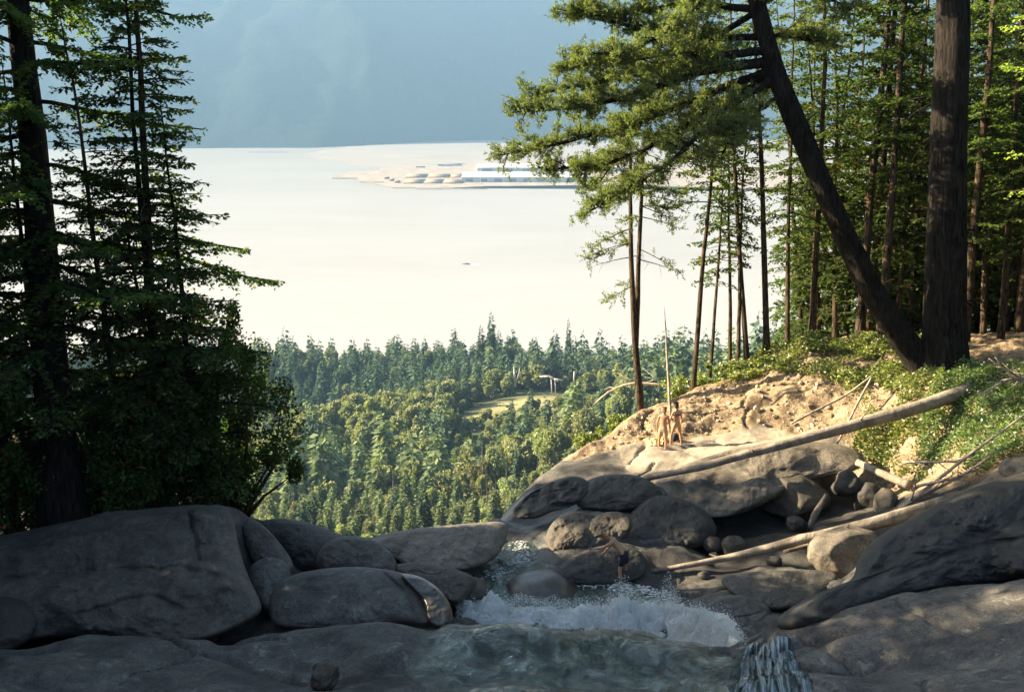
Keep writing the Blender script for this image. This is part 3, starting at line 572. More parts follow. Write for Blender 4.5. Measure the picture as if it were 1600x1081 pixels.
prock([(848, 845), (866, 808), (905, 795), (942, 812), (948, 848), (915, 872), (868, 872)], 29.9, 1.0, 0.42, 'potholed brown knob right of the falls lip', MAT['rk_tan'], 27, nz=.16)
prock([(912, 828), (932, 802), (972, 797), (994, 818), (972, 846), (930, 852)], 30.0, 1.0, 0.3, 'small lit knob beside the potholed brown one', MAT['rk_tan'], 29, nz=.1)
prock([(792, 808), (822, 772), (868, 748), (905, 741), (930, 762), (902, 790), (862, 798), (838, 812)], 31.8, 1.2, 0.4, 'rough dark rock standing on the cliff edge above the lip', MAT['rk_dark'], 31, nz=.26)
prock([(893, 775), (915, 748), (965, 738), (1010, 745), (1042, 772), (1015, 795), (950, 800), (905, 796)], 32.2, 1.2, 0.42, 'dark sloping rock under the left end of the long log', MAT['rk_dark'], 33, nz=.12)
prock([(985, 800), (1010, 772), (1060, 775), (1110, 800), (1125, 838), (1080, 862), (1010, 858), (975, 830)], 31.0, 1.1, 0.45, 'dark rounded rock in the middle of the shaded gully', MAT['rk_dark'], 35, nz=.12)
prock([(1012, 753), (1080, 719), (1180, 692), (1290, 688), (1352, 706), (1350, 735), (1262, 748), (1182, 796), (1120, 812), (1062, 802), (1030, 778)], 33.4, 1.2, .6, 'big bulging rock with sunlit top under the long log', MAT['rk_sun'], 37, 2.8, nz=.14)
prock([(1082, 972), (1098, 944), (1150, 924), (1205, 945), (1208, 978), (1150, 992), (1105, 985)], 24.8, 1.1, .35, 'greenish slab of rock right of the white water', MAT['rk_grey'], 39, 3, nz=.08)
prock([(1118, 904), (1160, 893), (1290, 888), (1318, 902), (1260, 946), (1200, 956), (1150, 932)], 26.3, 1.6, .35, 'flat grey slab below the pale block of rock', MAT['rk_big'], 41, 3.4, nz=.06)
boulder((786, 908, 900, 962), 27.6, 'dark wet rounded rock breaking through the white water', MAT['rk_wet'], 3, rough=.08)
boulder((1182, 1292, 740, 806), 33.2, 'large rounded boulder with sunlit top in the dark hollow under the long log', MAT['rk_tan'], 4, 5, 2, rough=.10)
boulder((1098, 1126, 838, 864), 30.2, 'small round sunlit boulder, left of the pair behind the lower log', MAT['rk_tan'], 6, 3, rough=.1)
boulder((1127, 1167, 836, 872), 30.0, 'blocky lichen-grey boulder, right of the pair behind the lower log', MAT['rk_tan'], 8, 4, 4, rough=.1)
boulder((1107, 1124, 861, 877), 29.9, 'fist-shaped pale stone wedged below the small round boulder', MAT['rk_tan'], 9, 3, 3, name='stone', cat='stone')
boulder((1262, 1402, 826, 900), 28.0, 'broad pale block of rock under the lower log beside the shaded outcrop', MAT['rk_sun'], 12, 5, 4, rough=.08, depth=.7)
boulder((1368, 1400, 762, 812), 31.0, 'upright tan stone at the foot of the dead branches', MAT['rk_tan'], 13, 4, 3)
boulder((1566, 1625, 716, 752), 28.0, 'bleached white rock at the edge of the leafy slope', MAT['rk_grey'], 15, 4, 3)
boulder((998, 1044, 760, 790), 32.5, 'pale water-worn stone beside the small pool under the log end', MAT['rk_grey'], 17, 4, 1)
boulder((700, 762, 905, 935), 26.6, 'low brown rock at the top end of the white water', MAT['rk_tan'], 19, 4, 2)
0 and boulder((640, 712, 906, 985), 23.6, 'dark wet lump at the end of the rounded grey boulder beside the foam', MAT['rk_wet'], 21, 4, 2, rough=.1)
boulder((484, 530, 1036, 1078), 18.4, 'brown pitted rock catching a patch of sun on the front slab', MAT['rk_tan'], 23, 4, 3, rough=.2)
rr = [(1045, 1072, 905, 925), (1070, 1105, 912, 935), (1135, 1165, 916, 938), (1090, 1112, 893, 906), (1165, 1190, 900, 915), (1195, 1222, 868, 885)]
rl = ['dark', 'brown']
for i, b in enumerate(rr): boulder(b, 28.2 - .004 * (b[2] - 900), 'rough brown stone in the rubble strip below the lower log', MAT['rk_dark'] if i % 2 else MAT['rk_tan'], 30 + i, 3, 3, rough=.16, group='stones in the rubble strip below the lower log', name='stone', cat='stone')
for i, b in enumerate([(1300, 1345, 735, 775), (1335, 1378, 756, 802), (1228, 1262, 806, 830)]):
    boulder(b, 32.6 - .02 * (b[2] - 735), 'dark stone lying in the shadowed hollow under the long log', MAT['rk_dark'], 50 + i, 4, 2, rough=.14, group='dark stones in the hollow')
# loose stones and clods on the dirt bank
def gravel():
    r2 = np.random.default_rng(3); N = 3600; V0, T0 = ico(1); g = G()
    px = r2.uniform(860, 1430, N); py = r2.uniform(575, 740, N); C = np.array([Wz(a, b, -12) for a, b in zip(px, py)]); X, Y = C[:, 0], C[:, 1]
    X = r2.uniform(1.5, 17, N); Y = r2.uniform(30, 42, N); k = inpoly(DIRT, X, Y) & (lipdist(X, Y) < -.1); X, Y = X[k], Y[k]; N = len(X); Z = ground(X, Y)
    s = .02 + .075 * r2.random(N) ** 4; S = s[:, None] * r2.uniform(.7, 1.4, (N, 3)); J = 1 + .25 * r2.normal(0, 1, (N, len(V0)))
    V = np.stack([X, Y, Z + s * .3], 1)[:, None] + V0[None] * S[:, None] * J[..., None]
    g.add(V.reshape(-1, 3), T=(T0[None] + (np.arange(N) * len(V0))[:, None, None]).reshape(-1, 3))
    m = M('bank_stones'); r = m.n('ShaderNodeNewGeometry').outputs['Random Per Island']
    tag(ob('gravel', g.mesh('gravel', m.pbr(m.ramp(r, (0., (.13, .09, .055)), (.5, (.36, .28, .18)), (1., (.5, .43, .33))), .95, None, .1), False)), kind='stuff')
gravel()
# ================================================================== logs and dead branches
MAT['log'] = barkmat('weathered_log', (.30, .25, .19), (.30, .255, .195), 1, 1.2); MAT['bark'] = barkmat('dark_bark', (.008, .007, .006), (.030, .025, .020), .25, 7)
MAT['barkred'] = barkmat('slim_bark', (.028, .020, .014), (.11, .08, .05), .3, 8); MAT['dead'] = barkmat('bleached_branch', (.46, .39, .30), (.46, .39, .30), 1, 3)
def px_path(pts, n=None):
    A = np.array([W(*p[:3]) for p in pts]); r = np.array([p[3] for p in pts]); n = n or 4 * len(pts)
    L = np.r_[0, np.cumsum(np.linalg.norm(np.diff(A, axis=0), axis=1))]; u = np.linspace(0, L[-1], n)
    P = np.stack([np.interp(u, L, A[:, k]) for k in range(3)], 1)
    for _ in range(1 if len(pts) > 2 else 0): P[1:-1] = .25 * P[:-2] + .5 * P[1:-1] + .25 * P[2:]
    return P, np.interp(u, L, r)
def log(pts, label, cat='log', name='fallen_log', mat=None, n=30, k=12, wob=.02, stubs=0, group=None, seed=0, rough=.12):
    P, r = px_path(pts, n); r2 = np.random.default_rng(seed); P = P + np.cumsum(r2.normal(0, wob * .3, P.shape), 0) * np.sin(np.linspace(0, np.pi, n))[:, None]
    c = P[0].copy(); g = G().tube(P - c, r, k, rough, seed)
    if not stubs: return tag(ob(name, g.mesh(name, mat or MAT['log']), loc=c), label, cat, group)
    e = empty(name, c, label, cat, group); ob('log_trunk', g.mesh('log_trunk', mat or MAT['log']), e)
    for i in range(stubs):
        j = int(n * (.25 + .6 * (i + r2.random() * .5) / stubs)); d = nrm(r2.normal(0, 1, 3) + np.array((0, 0, .7))); l = r2.uniform(.15, .5) * (1 + 2 * r[j])
        ob('broken_branch', G().tube(np.array([P[j] - c, P[j] - c + d * l * .6, P[j] - c + d * l + (0, 0, .05)]), [.035, .025, .012], 5).mesh('broken_branch', mat or MAT['log']), e)
    return e
log([(1003, 749, 32.9, .08), (1100, 729, 32.6, .13), (1300, 673, 32.8, .18), (1420, 640, 33.2, .22), (1535, 602, 34.2, .24)], 'long grey fallen log spanning the dome slab and the dark hollow', stubs=4, seed=1, n=40)
log([(1018, 893, 28.6, .06), (1140, 872, 28.6, .10), (1290, 838, 28.3, .15), (1380, 815, 28.0, .17), (1475, 784, 28.2, .19)], 'lower grey log slanting over the rubble to the shaded outcrop', stubs=3, seed=2, n=36)
log([(1225, 862, 28.6, .05), (1330, 832, 28.5, .09), (1450, 800, 28.4, .12)], 'shorter split log lying against the underside of the lower log', seed=3, n=20)
log([(1340, 722, 33.0, .12), (1378, 740, 32.2, .13), (1422, 758, 31.4, .15)], 'short thick pale log jutting from the leafy bank into the hollow', seed=4, n=16)
log([(1262, 828, 31.3, .10), (1276, 800, 31.3, .11), (1292, 772, 31.4, .06)], 'splintered upright stump of wood standing in the hollow', 'stump', 'wood_stake', seed=5, n=14, rough=.25)
log([(1364, 586, 36.5, .035), (1322, 618, 36.2, .04), (1236, 662, 35.6, .045)], 'thin dead pole leaning down the dirt bank towards the dome slab', 'branch', 'dead_pole', MAT['dead'], 14, 6, seed=6)
log([(1362, 590, 35.5, .04), (1338, 634, 34.2, .045), (1309, 692, 32.8, .03)], 'thin dead pole propped across the long log', 'branch', 'dead_pole', MAT['dead'], 14, 6, seed=7)
log([(1612, 640, 28.2, .03), (1520, 706, 29.3, .05), (1440, 768, 30, .05), (1395, 800, 30.3, .03)], 'long bare pole slanting down the leafy slope over the dead branches', 'branch', 'dead_pole', MAT['dead'], 18, 6, seed=8)
def dead_branch(pts, label, nb, seed, sp=.5, mat=None, name='dead_branch', group=None, down=0.):
    P, r = px_path(pts, 14); c = P[0].copy(); P = P - c; r2 = np.random.default_rng(seed); g = G().tube(P, r, 6, .1, seed)
    ax = nrm(P[-1] - P[0]); Lm = np.linalg.norm(P[-1] - P[0])
    for i in range(nb):
        j = int(r2.uniform(.15, .95) * 13); l = Lm * r2.uniform(.15, .5) * (1.2 - j / 14); d = nrm(ax * .7 + r2.normal(0, sp, 3) - np.array((0, 0, down)))
        q = [P[j], P[j] + d * l * .5, P[j] + d * l + r2.normal(0, .1 * l, 3)]; g.tube(q, [r[j] * .5, r[j] * .35, .005], 4)
        for k in range(2):
            e = nrm(d + r2.normal(0, .6, 3)); b = q[1]; g.tube([b, b + e * l * .4], [r[j] * .25, .004], 3)
    return tag(ob(name, g.mesh(name, mat or MAT['dead']), loc=c), label, 'branch', group)
dead_branch([(1395, 800, 30.2, .05), (1440, 775, 30.0, .05), (1520, 735, 29.5, .03)], 'tangled bleached branch at the bottom of the leafy slope', 12, 1)
dead_branch([(1430, 760, 30.0, .05), (1500, 745, 29.4, .04), (1565, 700, 29, .02)], 'forked bleached branch lying on the plants above the shaded outcrop', 10, 2)
dead_branch([(1410, 722, 30.5, .04), (1460, 722, 30.0, .04), (1530, 718, 29.2, .02)], 'thin pale forked twig in the middle of the leafy slope', 8, 3)
dead_branch([(1640, 590, 28.5, .06), (1575, 592, 28.5, .04), (1530, 618, 28.6, .02)], 'bare fallen treetop with many twigs right of the thick trunk', 14, 4, .6)
dead_branch([(1640, 615, 28.5, .05), (1590, 590, 28.5, .035), (1545, 560, 28.6, .015)], 'upturned dead twig fan beside the fallen treetop', 14, 5, .7)
dead_branch([(1110, 612, 43, .06), (1060, 604, 43, .07), (985, 597, 43.5, .06), (950, 612, 44, .05), (928, 632, 44, .03)], 'arched pale dead sapling behind the forked slim tree at the cliff edge', 6, 6, .5)
# ================================================================== tree builders
def gz(x, y): return float(ground(np.array([float(x)]), np.array([float(y)]), False)[0]) - .05
MAT['fir'] = leafmat('fir_needles', (.034, .062, .026), (.105, .145, .055), (.30, .12, .04), .45, .9)
MAT['slim'] = leafmat('hemlock_needles', (.030, .052, .022), (.105, .135, .05), (.30, .22, .07), .45, .9)
MAT['cedar'] = leafmat('cedar_sprays', (.14, .19, .045), (.32, .37, .09), (.45, .22, .05), .45, .8)
MAT['pine'] = leafmat('pine_needles', (.075, .10, .045), (.21, .24, .11), (.35, .28, .10), .35, .8)
MAT['salal'] = leafmat('salal_leaves', (.06, .09, .02), (.25, .27, .07), (.40, .28, .10), .35, 1.4, .05)
MAT['maple'] = leafmat('broad_leaves', (.035, .07, .024), (.10, .15, .045), (.4, .12, .03), .4, .9)
def expand(O, D, L, g, ls, ll, hw, r2, flat=.0, hang=0., fan=.9):
    """leaves along twigs O + D*L"""
    m = np.maximum(1, (L / ls).astype(int)); idx = np.repeat(np.arange(len(L)), m); N = len(idx)
    st = np.concatenate([np.arange(k) for k in m]) if N else np.zeros(0)
    t = (st + r2.random(N)) / m[idx]; P = O[idx] + D[idx] * (L[idx] * t)[:, None]; P[:, 2] -= hang * (L[idx] * t) ** 2
    for s_ in (-1, 1):
        S = nrm(np.cross(D[idx], np.array((0, 0, 1.)) + r2.normal(0, .25 + flat, (N, 3)))); u = nrm(D[idx] * .75 + S * s_ * fan + r2.normal(0, .25, (N, 3)) + np.array((0, 0, -.15)))
        ln = ll * r2.uniform(.6, 1.3, N) * (1.15 - .5 * t); w = nrm(np.cross(u, r2.normal(0, .5, (N, 3)) + np.array((0, 0, 1.)))) * (hw * r2.uniform(.7, 1.3, N))[:, None]
        g.leaves(P, u * ln[:, None], w)
def conifer(seed, H, r0, base, Rm, nb, tw=.22, twl=.38, ls=.10, ll=.15, hw=.03, droop=.25, rise=.1, dead=.0, k=10, bend=None, tip=.7, side=None, curl=0., skip=None):
    r2 = np.random.default_rng(seed); wood, lf = G(), G(); n = 16; z = np.linspace(0, 1, n)
    P = np.stack([.012 * H * np.cumsum(r2.normal(0, .25, n)) * z, .012 * H * np.cumsum(r2.normal(0, .25, n)) * z, z * H], 1)
    if bend: P[:, 0] += bend[0] * z ** 2; P[:, 1] += bend[1] * z ** 2
    rr = r0 * (1 - z) ** .8 + .01; rr[0] *= 1.35; wood.tube(np.vstack([P[0] - (0, 0, 2.), P]), np.r_[rr[0], rr], k, .1, seed)
    O_, D_, L_ = [], [], []; az0 = r2.random() * 6
    for b in range(nb):
        t = base + (1 - base) * (b + r2.random()) / nb; tt = (t - base) / (1 - base); L = Rm * (1 - tt) ** tip * min(1, tt * 3 + .55) * r2.uniform(.65, 1.15)
        az = az0 + b * 2.39996 + r2.normal(0, .25)
        if side is not None: az = side[0] + r2.normal(0, side[1])
        if skip and skip(az, t): continue
        h = np.array((math.cos(az), math.sin(az), 0)); p0 = np.array([np.interp(t, z, P[:, q]) for q in range(3)]); s = np.linspace(0, 1, 8)
        rs = rise + .35 * tt; dr = droop * r2.uniform(.7, 1.3)
        B = p0 + h * (L * s)[:, None]; B[:, 2] += L * (rs * s - dr * s ** 1.5 + curl * s ** 4); B[1:] += np.cumsum(r2.normal(0, .012 * L, (7, 3)), 0)
        rb = max(.008, .011 * L); wood.tube(B, rb * (1.3 - s) + .003, 4, cap=False)
        if r2.random() < dead and tt < .5: continue
        m_ = max(4, int(L / tw)) * 2; u = np.sort(r2.uniform(.1, 1, m_)); Q = np.stack([np.interp(u, s, B[:, q]) for q in range(3)], 1)
        F = nrm(np.stack([np.interp(np.minimum(u + .08, 1), s, B[:, q]) for q in range(3)], 1) - np.stack([np.interp(u - .08, s, B[:, q]) for q in range(3)], 1))
        sg = np.where(np.arange(m_) % 2, 1, -1)[:, None]; S = np.cross(F, (0, 0, 1.)) * sg
        D = nrm(S * .85 + F * .65 + r2.normal(0, .18, (m_, 3)) - np.array((0, 0, .18)))
        O_.append(Q); D_.append(D); L_.append(twl * L * (1.08 - u) * r2.uniform(.5, 1.1, m_) + .12)
    O_, D_, L_ = np.vstack(O_), np.vstack(D_), np.concatenate(L_); expand(O_, D_, L_, lf, ls, ll, hw, r2, .1, .35)
    return wood, lf
def tree(name, w_, l_, loc, label, cat='tree', group=None, wm='bark', lm='fir', rot=(0, 0, 0), sc=1.0):
    e = empty(name, loc, label, cat, group); e.rotation_euler = rot; e.scale = (sc, sc, sc) if np.isscalar(sc) else sc
    ob('trunk', w_ if isinstance(w_, bpy.types.Mesh) else w_.mesh('trunk', MAT[wm]), e); ob('crown', l_ if isinstance(l_, bpy.types.Mesh) else l_.mesh('crown', MAT[lm], False), e); return e
def leanrot(pb, pt):
    """rotation that lays the z axis along pb->pt"""
    return tuple(Vector(pt - pb).to_track_quat('Z', 'Y').to_euler())
# ---- left group
LQ = Vector(W(30, 0, 27.6) - W(97, 800, 27.3)).to_track_quat('Z', 'Y')
wd, lf = conifer(101, 31, .50, .10, 6.7, 130, .15, .30, .075, .17, .038, .34, -.10, .0, 14, curl=.12, skip=lambda az, t: t < .45 and (LQ @ Vector((math.cos(az), math.sin(az), 0))).y > .5 and (LQ @ Vector((math.cos(az), math.sin(az), 0))).x < .8)
b = W(97, 800, 27.3); t_ = W(30, 0, 27.6)
tree('fir_tree', wd, lf, b, 'tall dark conifer with long drooping limbs over the water and the thickest left trunk', rot=leanrot(b, t_))
LT = [(258, 29.3, 18, .12, .07, 3.2, 'fir', 'feathery dark conifer standing in the middle of the left group'), (318, 29.8, 12.5, .11, .06, 3.3, 'fir', 'feathery conifer rising through the right part of the left group'), (205, 33, 15, .12, .05, 2.9, 'slim', 'young conifer with a pointed sunlit tip just right of the thick left trunk'), (250, 31, 20, .16, .08, 2.9, 'slim', 'straight slim conifer with a pale lit trunk in the left thicket'),
      (20, 31, 22, .2, .1, 3.2, 'slim', 'conifer with yellowing lower twigs at the left margin of the photo'),
      (262, 31.5, 10.5, .10, .05, 2.6, 'fir', 'short bushy conifer inside the left thicket'), (-40, 29, 26, .26, .1, 4.0, 'fir', 'dark conifer half outside the left margin'),
      (80, 33.0, 14, .12, .05, 2.6, 'fir', 'young dark conifer seen behind the thick left trunk base')]
for i, (px, d, H, r0, ba, Rm, lm, lab) in enumerate(LT):
    d = min(d, 29.4)
    wd, lf = conifer(120 + i, H, r0, ba, Rm, int(H * 5.2), .18, .46, .08, .17, .04, .28, .08, .03, 8)
    p = W(px, 800, d); p[2] = gz(p[0], p[1]) - .1; tree('conifer_tree', wd, lf, p, lab, lm=lm, wm='barkred' if lm == 'slim' else 'bark', rot=(R(rng.normal(0, 1.5)), R(rng.normal(0, 1.5)), 0))
# ---- broadleaf thicket
def bush(seed, rad, n, ll, hw, stems=12, blobs=34):
    r2 = np.random.default_rng(seed); wd, lf = G(), G(); rad = np.array(rad, float)
    C = r2.normal(0, 1, (blobs, 3)); C = nrm(C) * r2.uniform(.35, 1.05, (blobs, 1)) * rad + np.array((0, 0, rad[2])); S = r2.uniform(.10, .30, blobs)
    for i in range(stems):
        e = C[i % blobs] + r2.normal(0, .1, 3); wd.tube([np.array((0, 0, -.3)) + r2.normal(0, .1, 3) * (1, 1, 0), e * .5 + r2.normal(0, .15, 3), e], [.05 * rad[2] * .5, .03 * rad[2] * .5, .01], 5, cap=False)
    k = r2.integers(0, blobs, n); D = nrm(r2.normal(0, 1, (n, 3))); P = C[k] + D * (S[k] * r2.random(n) ** .35)[:, None] * rad
    P = P[P[:, 2] > -.2]; n = len(P); u = nrm(r2.normal(0, 1, (n, 3)) + np.array((0, 0, -.2))); w = nrm(np.cross(u, r2.normal(0, .6, (n, 3)) + np.array((0, 0, 1.))))
    lf.leaves(P, u * (ll * r2.uniform(.6, 1.3, n))[:, None], w * (hw * r2.uniform(.7, 1.2, n))[:, None]); return wd, lf
def shrub(px, d, rad, seed, label, lm='maple', n=6000, ll=.13, hw=.045, z=None, group=None, name='shrub'):
    wd, lf = bush(seed, rad, n, ll, hw); p = W(px, 800, d); p[2] = gz(p[0], p[1]) if z is None else z; return tree(name, wd, lf, p, label, 'shrub', group, lm=lm, wm='barkred')
shrub(365, 29.5, (2.0, 1.6, 3.1), 1, 'broadleaf bush with lit leaf edges leaning out right of the left thicket', n=11000)
shrub(320, 30.5, (2.0, 1.6, 3.7), 2, 'tall dark broadleaf bush under the short bushy conifer', n=11000)
shrub(235, 29.0, (2.2, 1.6, 2.6), 3, 'low dark bush behind the crest of the big shaded boulder', n=9000)
shrub(160, 28.4, (2.2, 1.5, 2.4), 4, 'low dark bush right beside the thick left trunk', n=9000)
shrub(20, 27.6, (2.4, 1.5, 2.6), 5, 'dark bush with a few reddish leaves at the left margin', n=9000)
shrub(-90, 26.5, (2.4, 1.8, 2.9), 6, 'dark bush outside the left margin', n=8000)
shrub(290, 32.0, (1.8, 1.5, 2.2), 7, 'dark bush deep inside the left thicket', n=8000); shrub(90, 31, (2.4, 1.5, 2.4), 8, 'dense dark bush behind the thick left trunk', n=8000)
# ---- the wood that continues outside the frame on the left, shading the rocks
tm = [tuple(x.mesh(nm, MAT[mt], nm == 'trunk') for x, nm, mt in zip(conifer(150 + i, 24 + 3 * i, .3, .04, 3.8, 84, .45, .45, .3, .42, .12, .3, .1), ('trunk', 'crown'), ('bark', 'fir'))) for i in range(3)]
r2 = np.random.default_rng(44)
for i in range(62):
    for _ in range(60):
        x, y = -16 - 34 * r2.random() ** 1.5, r2.uniform(10, 41.5); q = px_of((x, y, -8))
        if q[2] > 2 and q[0] > -150: continue
        if lipdist(np.array([x]), np.array([y]))[0] < -1. and not abs(y - (25.9 + .287 * (3.2 - x))) < 3.0: break
    else: continue
    e = tree('conifer_tree', *tm[i % 3], (x, y, gz(x, y) - .2), 'dark forest conifer standing left of the rocks outside the photo', group='conifers of the wood left of the rocks', rot=(0, 0, r2.random() * 6), sc=r2.uniform(.8, 1.15))
for x, y in ((-17, 20.5), (-19, 23.5), (-22, 21.5), (-24, 26), (-18, 26.8), (-26, 23), (-21, 18.5)):
    tree('conifer_tree', *tm[int(-x) % 3], (x, y, gz(x, y) - .2), 'dark forest conifer standing left of the rocks outside the photo', group='conifers of the wood left of the rocks', rot=(0, 0, x * y), sc=.95)
for i in range(18):                                  # the edge of that wood towards the drop
    x = -22.5 - 1.6 * i + r2.normal(0, .4); y = 34.9 + math.tan(R(90 - SUN_AZ)) * (5.8 - x) - 4.9 - 2.8 * r2.random()
    tree('conifer_tree', *tm[i % 3], (x, y, gz(x, y) - .2), 'dark forest conifer standing left of the rocks outside the photo', group='conifers of the wood left of the rocks', rot=(0, 0, r2.random() * 6), sc=r2.uniform(.8, 1.0))
# ================================================================== right hand trees
def trunkrow(spec):
    for i, (bx, by, tx, ty, wpx, d, H, cb, Rm, lab) in enumerate(spec):
        b = W(bx, by, d); t_ = W(tx, ty, d + .6); cb = cb if i < 6 else cb * .62; wd, lf = conifer(200 + i, H, wpx * d / FP / 2 * .9, cb, Rm * 1.1, int(H * 3.2 * (1 - cb) + 18), .22, .5, .10, .19, .045, .25, .05, .10, 8)
        g_ = gz(b[0], b[1]); ax = nrm(t_ - b); b = b + ax * ((min(b[2], g_) - b[2]) / ax[2])
        tree('slim_conifer', wd, lf, b, lab, group='slim trees along the right bank', wm='barkred', lm='slim', rot=leanrot(b, t_))
S_ = 'slim conifer trunk '
log([(1048, 655, 39, .06), (1044, 580, 39, .05), (1038, 480, 39.2, .01)], 'short bare pointed snag standing behind the two people', 'dead tree', 'snag', MAT['dead'], 20, 8, seed=12)
trunkrow([ (1082, 622, 1112, 250, 9, 41, 15, .50, 1.9, 'first slim tree right of the bare snag'), (1108, 605, 1126, 370, 6, 42, 12, .40, 1.4, 'thin tree with sparse twigs beside the first slim tree right of the snag'),
 (1141, 592, 1140, 280, 7, 43, 14, .40, 1.5, 'thin upright tree at the left end of the sunlit shrubs'), (1152, 600, 1157, 440, 7, 41.5, 13, .45, 1.5, 'thin tree almost touching the upright one at the end of the shrubs'),
 (1168, 582, 1146, 180, 9, 42, 20, .42, 1.9, 'slim tree leaning slightly left above the shrubs'), (1198, 562, 1193, 90, 11, 42, 22, .45, 2.1, 'straight slim tree under the crown of the leaning pine'),
 (1230, 552, 1236, 150, 8, 44, 19, .35, 1.9, 'slim tree just left of the leaning pine trunk'), (1268, 548, 1290, 0, 12, 44, 24, .36, 2.2, 'slim tree with a pale lit trunk crossing behind the leaning pine'),
 (1305, 548, 1300, 100, 9, 47, 20, .28, 2.1, 'thin tree behind the middle of the leaning pine'), (1342, 540, 1381, 0, 15, 43, 27, .38, 2.3, 'dark slim tree rising just right of the leaning pine top'),
 (1374, 550, 1418, 0, 15, 42, 27, .42, 2.3, 'dark slim tree midway between leaning pine and thick trunk'), (1398, 545, 1440, 60, 10, 46, 23, .38, 2.0, 'thin tree close left of the thick trunk'),
 (1254, 545, 1226, 120, 8, 50, 20, .25, 2.2, 'thin shaded tree behind the leaning pine base'), (1322, 540, 1345, 100, 9, 52, 22, .25, 2.3, 'shaded tree deeper in the wood behind the leaning pine'),
 (1420, 560, 1452, 60, 12, 50, 24, .3, 2.3, 'shaded tree half hidden by the thick trunk'), (1505, 590, 1540, 100, 16, 40, 25, .35, 2.4, 'dark tree immediately right of the thick trunk'),
 (1535, 585, 1556, 60, 12, 44, 24, .3, 2.4, 'second dark tree right of the thick trunk'), (1560, 590, 1592, 100, 13, 40, 24, .32, 2.2, 'third dark tree right of the thick trunk'),
 (1585, 580, 1640, 60, 16, 42, 26, .3, 2.4, 'dark leaning tree at the right margin'), (1522, 570, 1545, 60, 10, 54, 24, .22, 2.5, 'thin shaded tree between the first two right of the thick trunk'),
 (1552, 570, 1570, 60, 10, 58, 24, .22, 2.5, 'thin shaded tree far back in the right wood'), (1600, 585, 1622, 100, 12, 48, 24, .25, 2.5, 'shaded tree cut by the right margin')])
# wood continuing behind, to the right and beyond the bank
tm2 = [tuple(x.mesh(nm, MAT[mt], nm == 'trunk') for x, nm, mt in zip(conifer(170 + i, 21 + 2 * i, .16, .08, 3.0, 100, .28, .55, .12, .28, .075, .28, .08, .04, 7), ('trunk', 'crown'), ('barkred', 'fir'))) for i in range(4)]
r2 = np.random.default_rng(46); nbk = 0; pts = []
for _ in range(2600):
    x, y = r2.uniform(13, 75), r2.uniform(18, 84); q = px_of((x, y, gz(x, y)))
    vis = 1245 < q[0] < 1640; off = q[0] >= 1680
    if not (vis or off) or (vis and q[2] < 46.5) or (off and (q[2] < 22 or r2.random() < .8)): continue
    if lipdist(np.array([x]), np.array([y]))[0] > 6 or any(math.hypot(x - a, y - b_) < (1.7 if vis else 4.5) for a, b_ in pts): continue
    if vis and q[0] < 1450 and r2.random() < .3: continue
    pts.append((x, y)); nbk += 1
    tree('slim_conifer', *tm2[nbk % 4], (x, y, gz(x, y) - .3), ('slim shaded conifer deep in the wood, seen left of the thick trunk' if q[0] < 1440 else 'slim shaded conifer deep in the wood, seen right of the thick trunk') if vis else 'conifer of the wood beyond the right margin', group='conifers deep in the right wood' if vis else 'conifers beyond the right margin', rot=(R(r2.normal(0, 2)), R(r2.normal(2, 2)), r2.random() * 6), sc=r2.uniform(.8, 1.15))
    if nbk > 110: break
# forked tree at the cliff edge
def forked():
    b = W(1003, 664, 40.5); e = empty('forked_conifer', b, 'slim tree forked into two stems at the cliff edge left of the people', 'tree'); r2 = np.random.default_rng(9)
    for seed, pts, sd in ((1, [(1003, 668, 40.5, .17), (998, 600, 40.5, .15), (992, 530, 40.5, .13), (986, 400, 40.4, .10), (985, 300, 40.3, .07), (986, 200, 40.2, .03)], 2.6), (2, [(994, 540, 40.5, .11), (996, 480, 40.6, .11), (998, 400, 40.7, .09), (1003, 300, 40.8, .07), (1008, 190, 41, .03)], 0)):
        P, r = px_path(pts, 22); g = G().tube(P - b, r, 8, .08, seed); lf = G(); O, D, L = [], [], []
        for k in range(17):
            j = int(r2.uniform(10 if seed == 1 else 8, 21)); az = sd + r2.normal(0, 1.0); l = r2.uniform(.8, 2.6); h = np.array((math.cos(az), math.sin(az), r2.uniform(-.35, .15)))
            q = P[j] - b + h * (l * np.linspace(0, 1, 5))[:, None]; q[:, 2] -= .1 * l * np.linspace(0, 1, 5) ** 2; g.tube(q, [.022, .018, .014, .009, .004], 4, cap=False)
            if P[j][2] < W(0, 400, 40.5)[2] and r2.random() < .75: 
                for _ in range(5): d = nrm(h + r2.normal(0, .7, 3)); a = q[r2.integers(1, 5)]; g.tube([a, a + d * .5], [.008, .003], 3, cap=False)
                continue
            n = 14; u = r2.uniform(.3, 1, n); O.append(np.stack([np.interp(u, np.linspace(0, 1, 5), q[:, c]) for c in range(3)], 1)); D.append(nrm(h + r2.normal(0, .7, (n, 3)))); L.append(r2.uniform(.25, .7, n))
        expand(np.vstack(O), np.vstack(D), np.concatenate(L), lf, .05, .15, .026, r2, .3)
        st = ob('stem', g.mesh('stem', MAT['barkred']), e); ob('crown', lf.mesh('crown', MAT['pine'], False), e)
forked()
